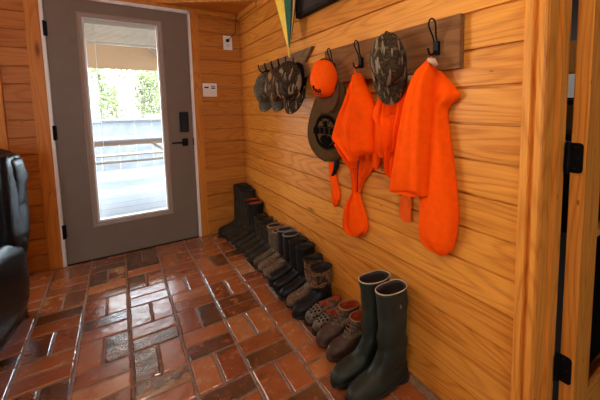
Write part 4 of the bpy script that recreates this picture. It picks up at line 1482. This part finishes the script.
# ------------------------------------------------------------------ recliner
def puff(bm, x0, x1, y0, y1, z0, z1, r, wr=0.0, seed=0, n=10, pw=5.0):
    """soft block: superellipsoid with wrinkles"""
    c = Vector(((x0 + x1) / 2, (y0 + y1) / 2, (z0 + z1) / 2))
    hx, hy, hz_ = (x1 - x0) / 2, (y1 - y0) / 2, (z1 - z0) / 2
    b2 = bmesh.new()
    bmesh.ops.create_cube(b2, size=2)
    bmesh.ops.subdivide_edges(b2, edges=b2.edges[:], cuts=n, use_grid_fill=True)
    vs = {}
    for v in b2.verts:
        p_ = v.co.copy()
        m_ = (abs(p_.x) ** pw + abs(p_.y) ** pw + abs(p_.z) ** pw) ** (1 / pw)
        q = p_ / m_
        w = Vector((c.x + q.x * hx, c.y + q.y * hy, c.z + q.z * hz_))
        if wr:
            nn = noise.noise(Vector((w.x * 7, w.y * 7, w.z * 9)) + Vector((seed, 0, 0))) + 0.5 * noise.noise(w * 18 + Vector((seed, 2, 0)))
            w += q.normalized() * nn * wr
        vs[v] = bm.verts.new(w)
    for f in b2.faces:
        bm.faces.new([vs[v] for v in f.verts])
    b2.free()


rc = empty('recliner', 'black leather recliner beside the entry door', 'armchair', (-1.985, -0.98, 0), -0.14)
# local: faces -y, width along x
bm = bmesh.new(); puff(bm, -0.24, 0.24, -0.40, 0.30, 0.12, 0.46, 0.1, 0.004, 1)
build('seat_cushion', bm, m_leather, rc, smooth=True, local=True)
for s_ in (-1, 1):
    bm = bmesh.new()
    x0, x1 = (0.225, 0.455) if s_ > 0 else (-0.455, -0.225)
    puff(bm, x0, x1, -0.44, 0.43, 0.03, 0.53, 0.1, 0.006, 3 + s_, 12, 4.0)
    build('armrest', bm, m_leather, rc, smooth=True, local=True)
bm = bmesh.new()
puff(bm, -0.44, 0.44, 0.20, 0.46, 0.30, 0.70, 0.1, 0.012, 7, 14, 4.0)
puff(bm, -0.45, 0.45, 0.22, 0.50, 0.60, 1.005, 0.1, 0.016, 9, 14, 4.5)
build('backrest', bm, m_leather, rc, smooth=True, local=True)
bm = bmesh.new()
puff(bm, 0.37, 0.445, 0.19, 0.46, 0.42, 0.97, 0.1, 0.008, 12, 10, 4.0)
build('side_wing', bm, m_leather, rc, smooth=True, local=True)
bm = bmesh.new()
puff(bm, -0.445, -0.37, 0.19, 0.46, 0.42, 0.97, 0.1, 0.008, 13, 10, 4.0)
build('side_wing', bm, m_leather, rc, smooth=True, local=True)
bm = bmesh.new(); puff(bm, -0.24, 0.24, -0.47, -0.36, 0.06, 0.44, 0.1, 0.004, 15)
build('footrest', bm, m_leather, rc, smooth=True, local=True)
build('base', boxes((-0.40, 0.40, -0.38, 0.40, 0.0, 0.10)), m_blackplastic, rc, local=True)

# ------------------------------------------------------------------ outside: porch, deck, fence, table, trees
bm = bmesh.new()
y = 0.12
rd = random.Random(3)
while y < 5.2:
    box(bm, -4.4, 2.6, y, y + 0.134, -0.085, -0.06 + rd.uniform(-0.001, 0.001))
    y += 0.14
o = struct(build('floor_deck', bm, m_deck), 'grey deck boards outside the door')
struct(build('ground', boxes((-30, 30, 0.2, 60, -0.5, -0.4)), m_ground))
bm = boxes((-4.4, 2.3, 0.1, 3.2, 2.36, 2.42))
struct(build('ceiling_porch', bm, m_porch), 'timber porch ceiling')
struct(build('trim_12', boxes((-4.4, 2.3, 3.0, 3.12, 1.835, 2.36)), m_porch), 'timber beam across the porch')
bm = bmesh.new()
prism(bm, [(-0.60, 2.94, 2.25), (-0.55, 2.94, 2.25), (-0.33, 2.94, 1.99), (-0.38, 2.94, 1.99)], (0, 0.05, 0))
struct(build('trim_13', bm, m_table))
bm = bmesh.new()
x = -4.4
while x < 2.5:
    box(bm, x, x + 0.30, 5.0 + rd.uniform(0, .012), 5.03, -0.06, 0.965)
    x += 0.306
fe = empty('deck_fence', 'pale grey board fence along the far edge of the deck', 'fence', (-1, 5, -0.06))
build('boards', bm, m_tarp, fe)
build('top_rail', boxes((-4.4, 2.5, 4.96, 5.05, 0.965, 1.005)), m_tarp, fe)
pt = empty('picnic_table', 'weathered trestle table on the deck outside the door', 'table', (-0.95, 2.5, -0.06))
bm = bmesh.new()
for k in range(5):
    box(bm, -1.75, -0.2, 2.10 + k * 0.155, 2.245 + k * 0.155, 0.765, 0.79)
build('tabletop', bm, m_deck, pt)
build('apron', boxes((-1.70, -0.25, 2.13, 2.16, 0.715, 0.765)), m_table, pt)
build('apron', boxes((-1.70, -0.25, 2.80, 2.83, 0.715, 0.765)), m_table, pt)
for xx in (-1.60, -0.42):
    for yy, y2 in ((2.15, 2.10), (2.78, 2.84)):
        bm = bmesh.new()
        prism(bm, [(xx, yy, 0.765), (xx + 0.06, yy, 0.765), (xx + 0.06, y2, -0.06), (xx, y2, -0.06)], (0, 0.04, 0))
        build('leg', bm, m_table, pt)
    s_ = 1 if xx < -1 else -1
    bm = bmesh.new()
    xs = xx + 0.03
    prism(bm, [(xs, 2.165, 0.50), (xs, 2.165, 0.54), (xs + s_ * 0.26, 2.165, 0.75), (xs + s_ * 0.31, 2.165, 0.75)], (0, 0.03, 0))
    build('brace', bm, m_table, pt)
bn = empty('bench', 'long low bench on the deck behind the trestle table', 'bench', (-0.95, 3.6, -0.06))
build('seat', boxes((-2.4, 0.3, 3.50, 3.78, 0.40, 0.425)), m_table, bn)
build('stretcher', boxes((-2.3, 0.2, 3.62, 3.66, 0.27, 0.30)), m_table, bn)
for xx in (-2.3, 0.12):
    build('leg', boxes((xx, xx + 0.08, 3.54, 3.74, -0.06, 0.40)), m_table, bn)


def tree(label, x, y, h, r, seed):
    root = empty('tree', label, 'tree', (x, y, -0.42), 0, 'trees beyond the deck')
    rn = random.Random(seed)
    bm = bmesh.new()
    top = Vector((rn.uniform(-.3, .3), rn.uniform(-.3, .3), h))
    tube(bm, [(0, 0, 0), (top.x * .3, top.y * .3, h * .35), (top.x * .7, top.y * .7, h * .7), top], [0.10, 0.08, 0.05, 0.015], 8)
    tips = []
    for k in range(34):
        t = rn.uniform(0.18, 0.95)
        a_ = rn.uniform(0, 2 * PI)
        st = Vector((top.x * t, top.y * t, h * t))
        ln = r * rn.uniform(0.5, 1.0) * (1.1 - 0.5 * t)
        en = st + Vector((math.cos(a_) * ln, math.sin(a_) * ln, ln * rn.uniform(0.1, 0.7)))
        md_ = st.lerp(en, 0.5) + Vector((0, 0, -0.05 * ln))
        tube(bm, [st, md_, en], [0.03, 0.02, 0.006], 5)
        tips.append((st, en))
    build('trunk', bm, m_bark, root, local=True)
    bm = bmesh.new()
    for st, en in tips:
        for k in range(75):
            p_ = st.lerp(en, rn.uniform(0.3, 1.1)) + Vector((rn.gauss(0, .18), rn.gauss(0, .18), rn.gauss(0, .16)))
            d1_ = Vector((rn.gauss(0, 1), rn.gauss(0, 1), rn.gauss(0, 1))).normalized() * 0.055
            d2_ = d1_.cross(Vector((rn.gauss(0, 1), rn.gauss(0, 1), rn.gauss(0, 1)))).normalized() * 0.03
            bm.faces.new([bm.verts.new(p_ - d1_), bm.verts.new(p_ + d2_), bm.verts.new(p_ + d1_), bm.verts.new(p_ - d2_)])
    build('leaves', bm, m_leaf, root, local=True)


for lab, x, y, h, r, sd in (('slim tree nearest the fence, left of centre through the door glass', -1.35, 9.0, 3.0, 0.85, 1),
                            ('leafy tree right of centre through the door glass', -0.35, 11.0, 3.3, 0.9, 2),
                            ('leafy tree toward the right edge of the door glass', 0.7, 14.0, 3.8, 1.1, 3),
                            ('leafy tree toward the left edge of the door glass', -2.3, 12.0, 3.6, 1.0, 4),
                            ('low distant tree behind the slim one', -1.1, 16.0, 4.0, 1.3, 5),
                            ('low distant tree farthest right', 1.0, 19.0, 4.2, 1.3, 6)):
    tree(lab, x, y, h, r, sd)

# ------------------------------------------------------------------ light
W = bpy.data.worlds.new('sky')
S.world = W
W.use_nodes = True
nt = W.node_tree
bg = nt.nodes['Background']
bg.inputs[0].default_value = (0.74, 0.87, 1.0, 1)
bg.inputs[1].default_value = 15.0


def lamp(name, kind, loc, direction, energy, col=(1, 1, 1), size=1.0, sy=None, spread=None):
    l = bpy.data.lights.new(name, kind)
    l.energy = energy
    l.color = col
    o = bpy.data.objects.new(name, l)
    C.objects.link(o)
    o.location = loc
    o.rotation_euler = Vector(direction).to_track_quat('-Z', 'Y').to_euler()
    if kind == 'AREA':
        l.size = size
        if sy:
            l.shape = 'RECTANGLE'
            l.size_y = sy
        if spread:
            l.spread = spread
    return o


s = lamp('sun', 'SUN', (5, -2, 8), (-0.75, 0.25, -0.6), 4.0, (1.0, 0.93, 0.82))
s.data.angle = 0.01
lamp('daylight_back_window', 'AREA', ((WX0 + WX1) / 2, 0.16, 1.44), (0.45, -1, -0.05), 140, (1.0, 0.95, 0.86), 1.15, 1.1)
lamp('front_fill', 'AREA', ((FX0 + FX1) / 2, YF - 0.14, 1.47), (0.1, 1, -0.02), 18, (1.0, 0.94, 0.86), 1.2, 1.2)  # added fill at the made-up front window, brightens the jamb and near wall
lamp('ceiling_fill', 'AREA', (-2.2, -3.6, ZC - 0.06), (0, 0, -1), 10, (1.0, 0.90, 0.76), 1.2, 1.2)  # added soft fill under the ceiling, no fixture there
lamp('upper_wall_fill', 'AREA', (-1.05, -2.75, ZC - 0.05), (0.15, 0, -1), 13, (1.0, 0.88, 0.72), 0.35, 0.35)  # added fill, makes the right wall brighter toward the top
lamp('kitchen_fill', 'AREA', (1.5, -2.2, 2.36), (0, 0, -1), 10, (1.0, 0.95, 0.88), 0.6, 0.6)  # added fill to brighten the kitchen seen in the gap, no known lamp

S.view_settings.view_transform = 'Standard'
S.view_settings.look = 'None'
S.view_settings.gamma = 1.0
S.view_settings.use_curve_mapping = False
S.view_settings.exposure = 0.0
S.cycles.max_bounces = 8
S.cycles.use_denoising = True
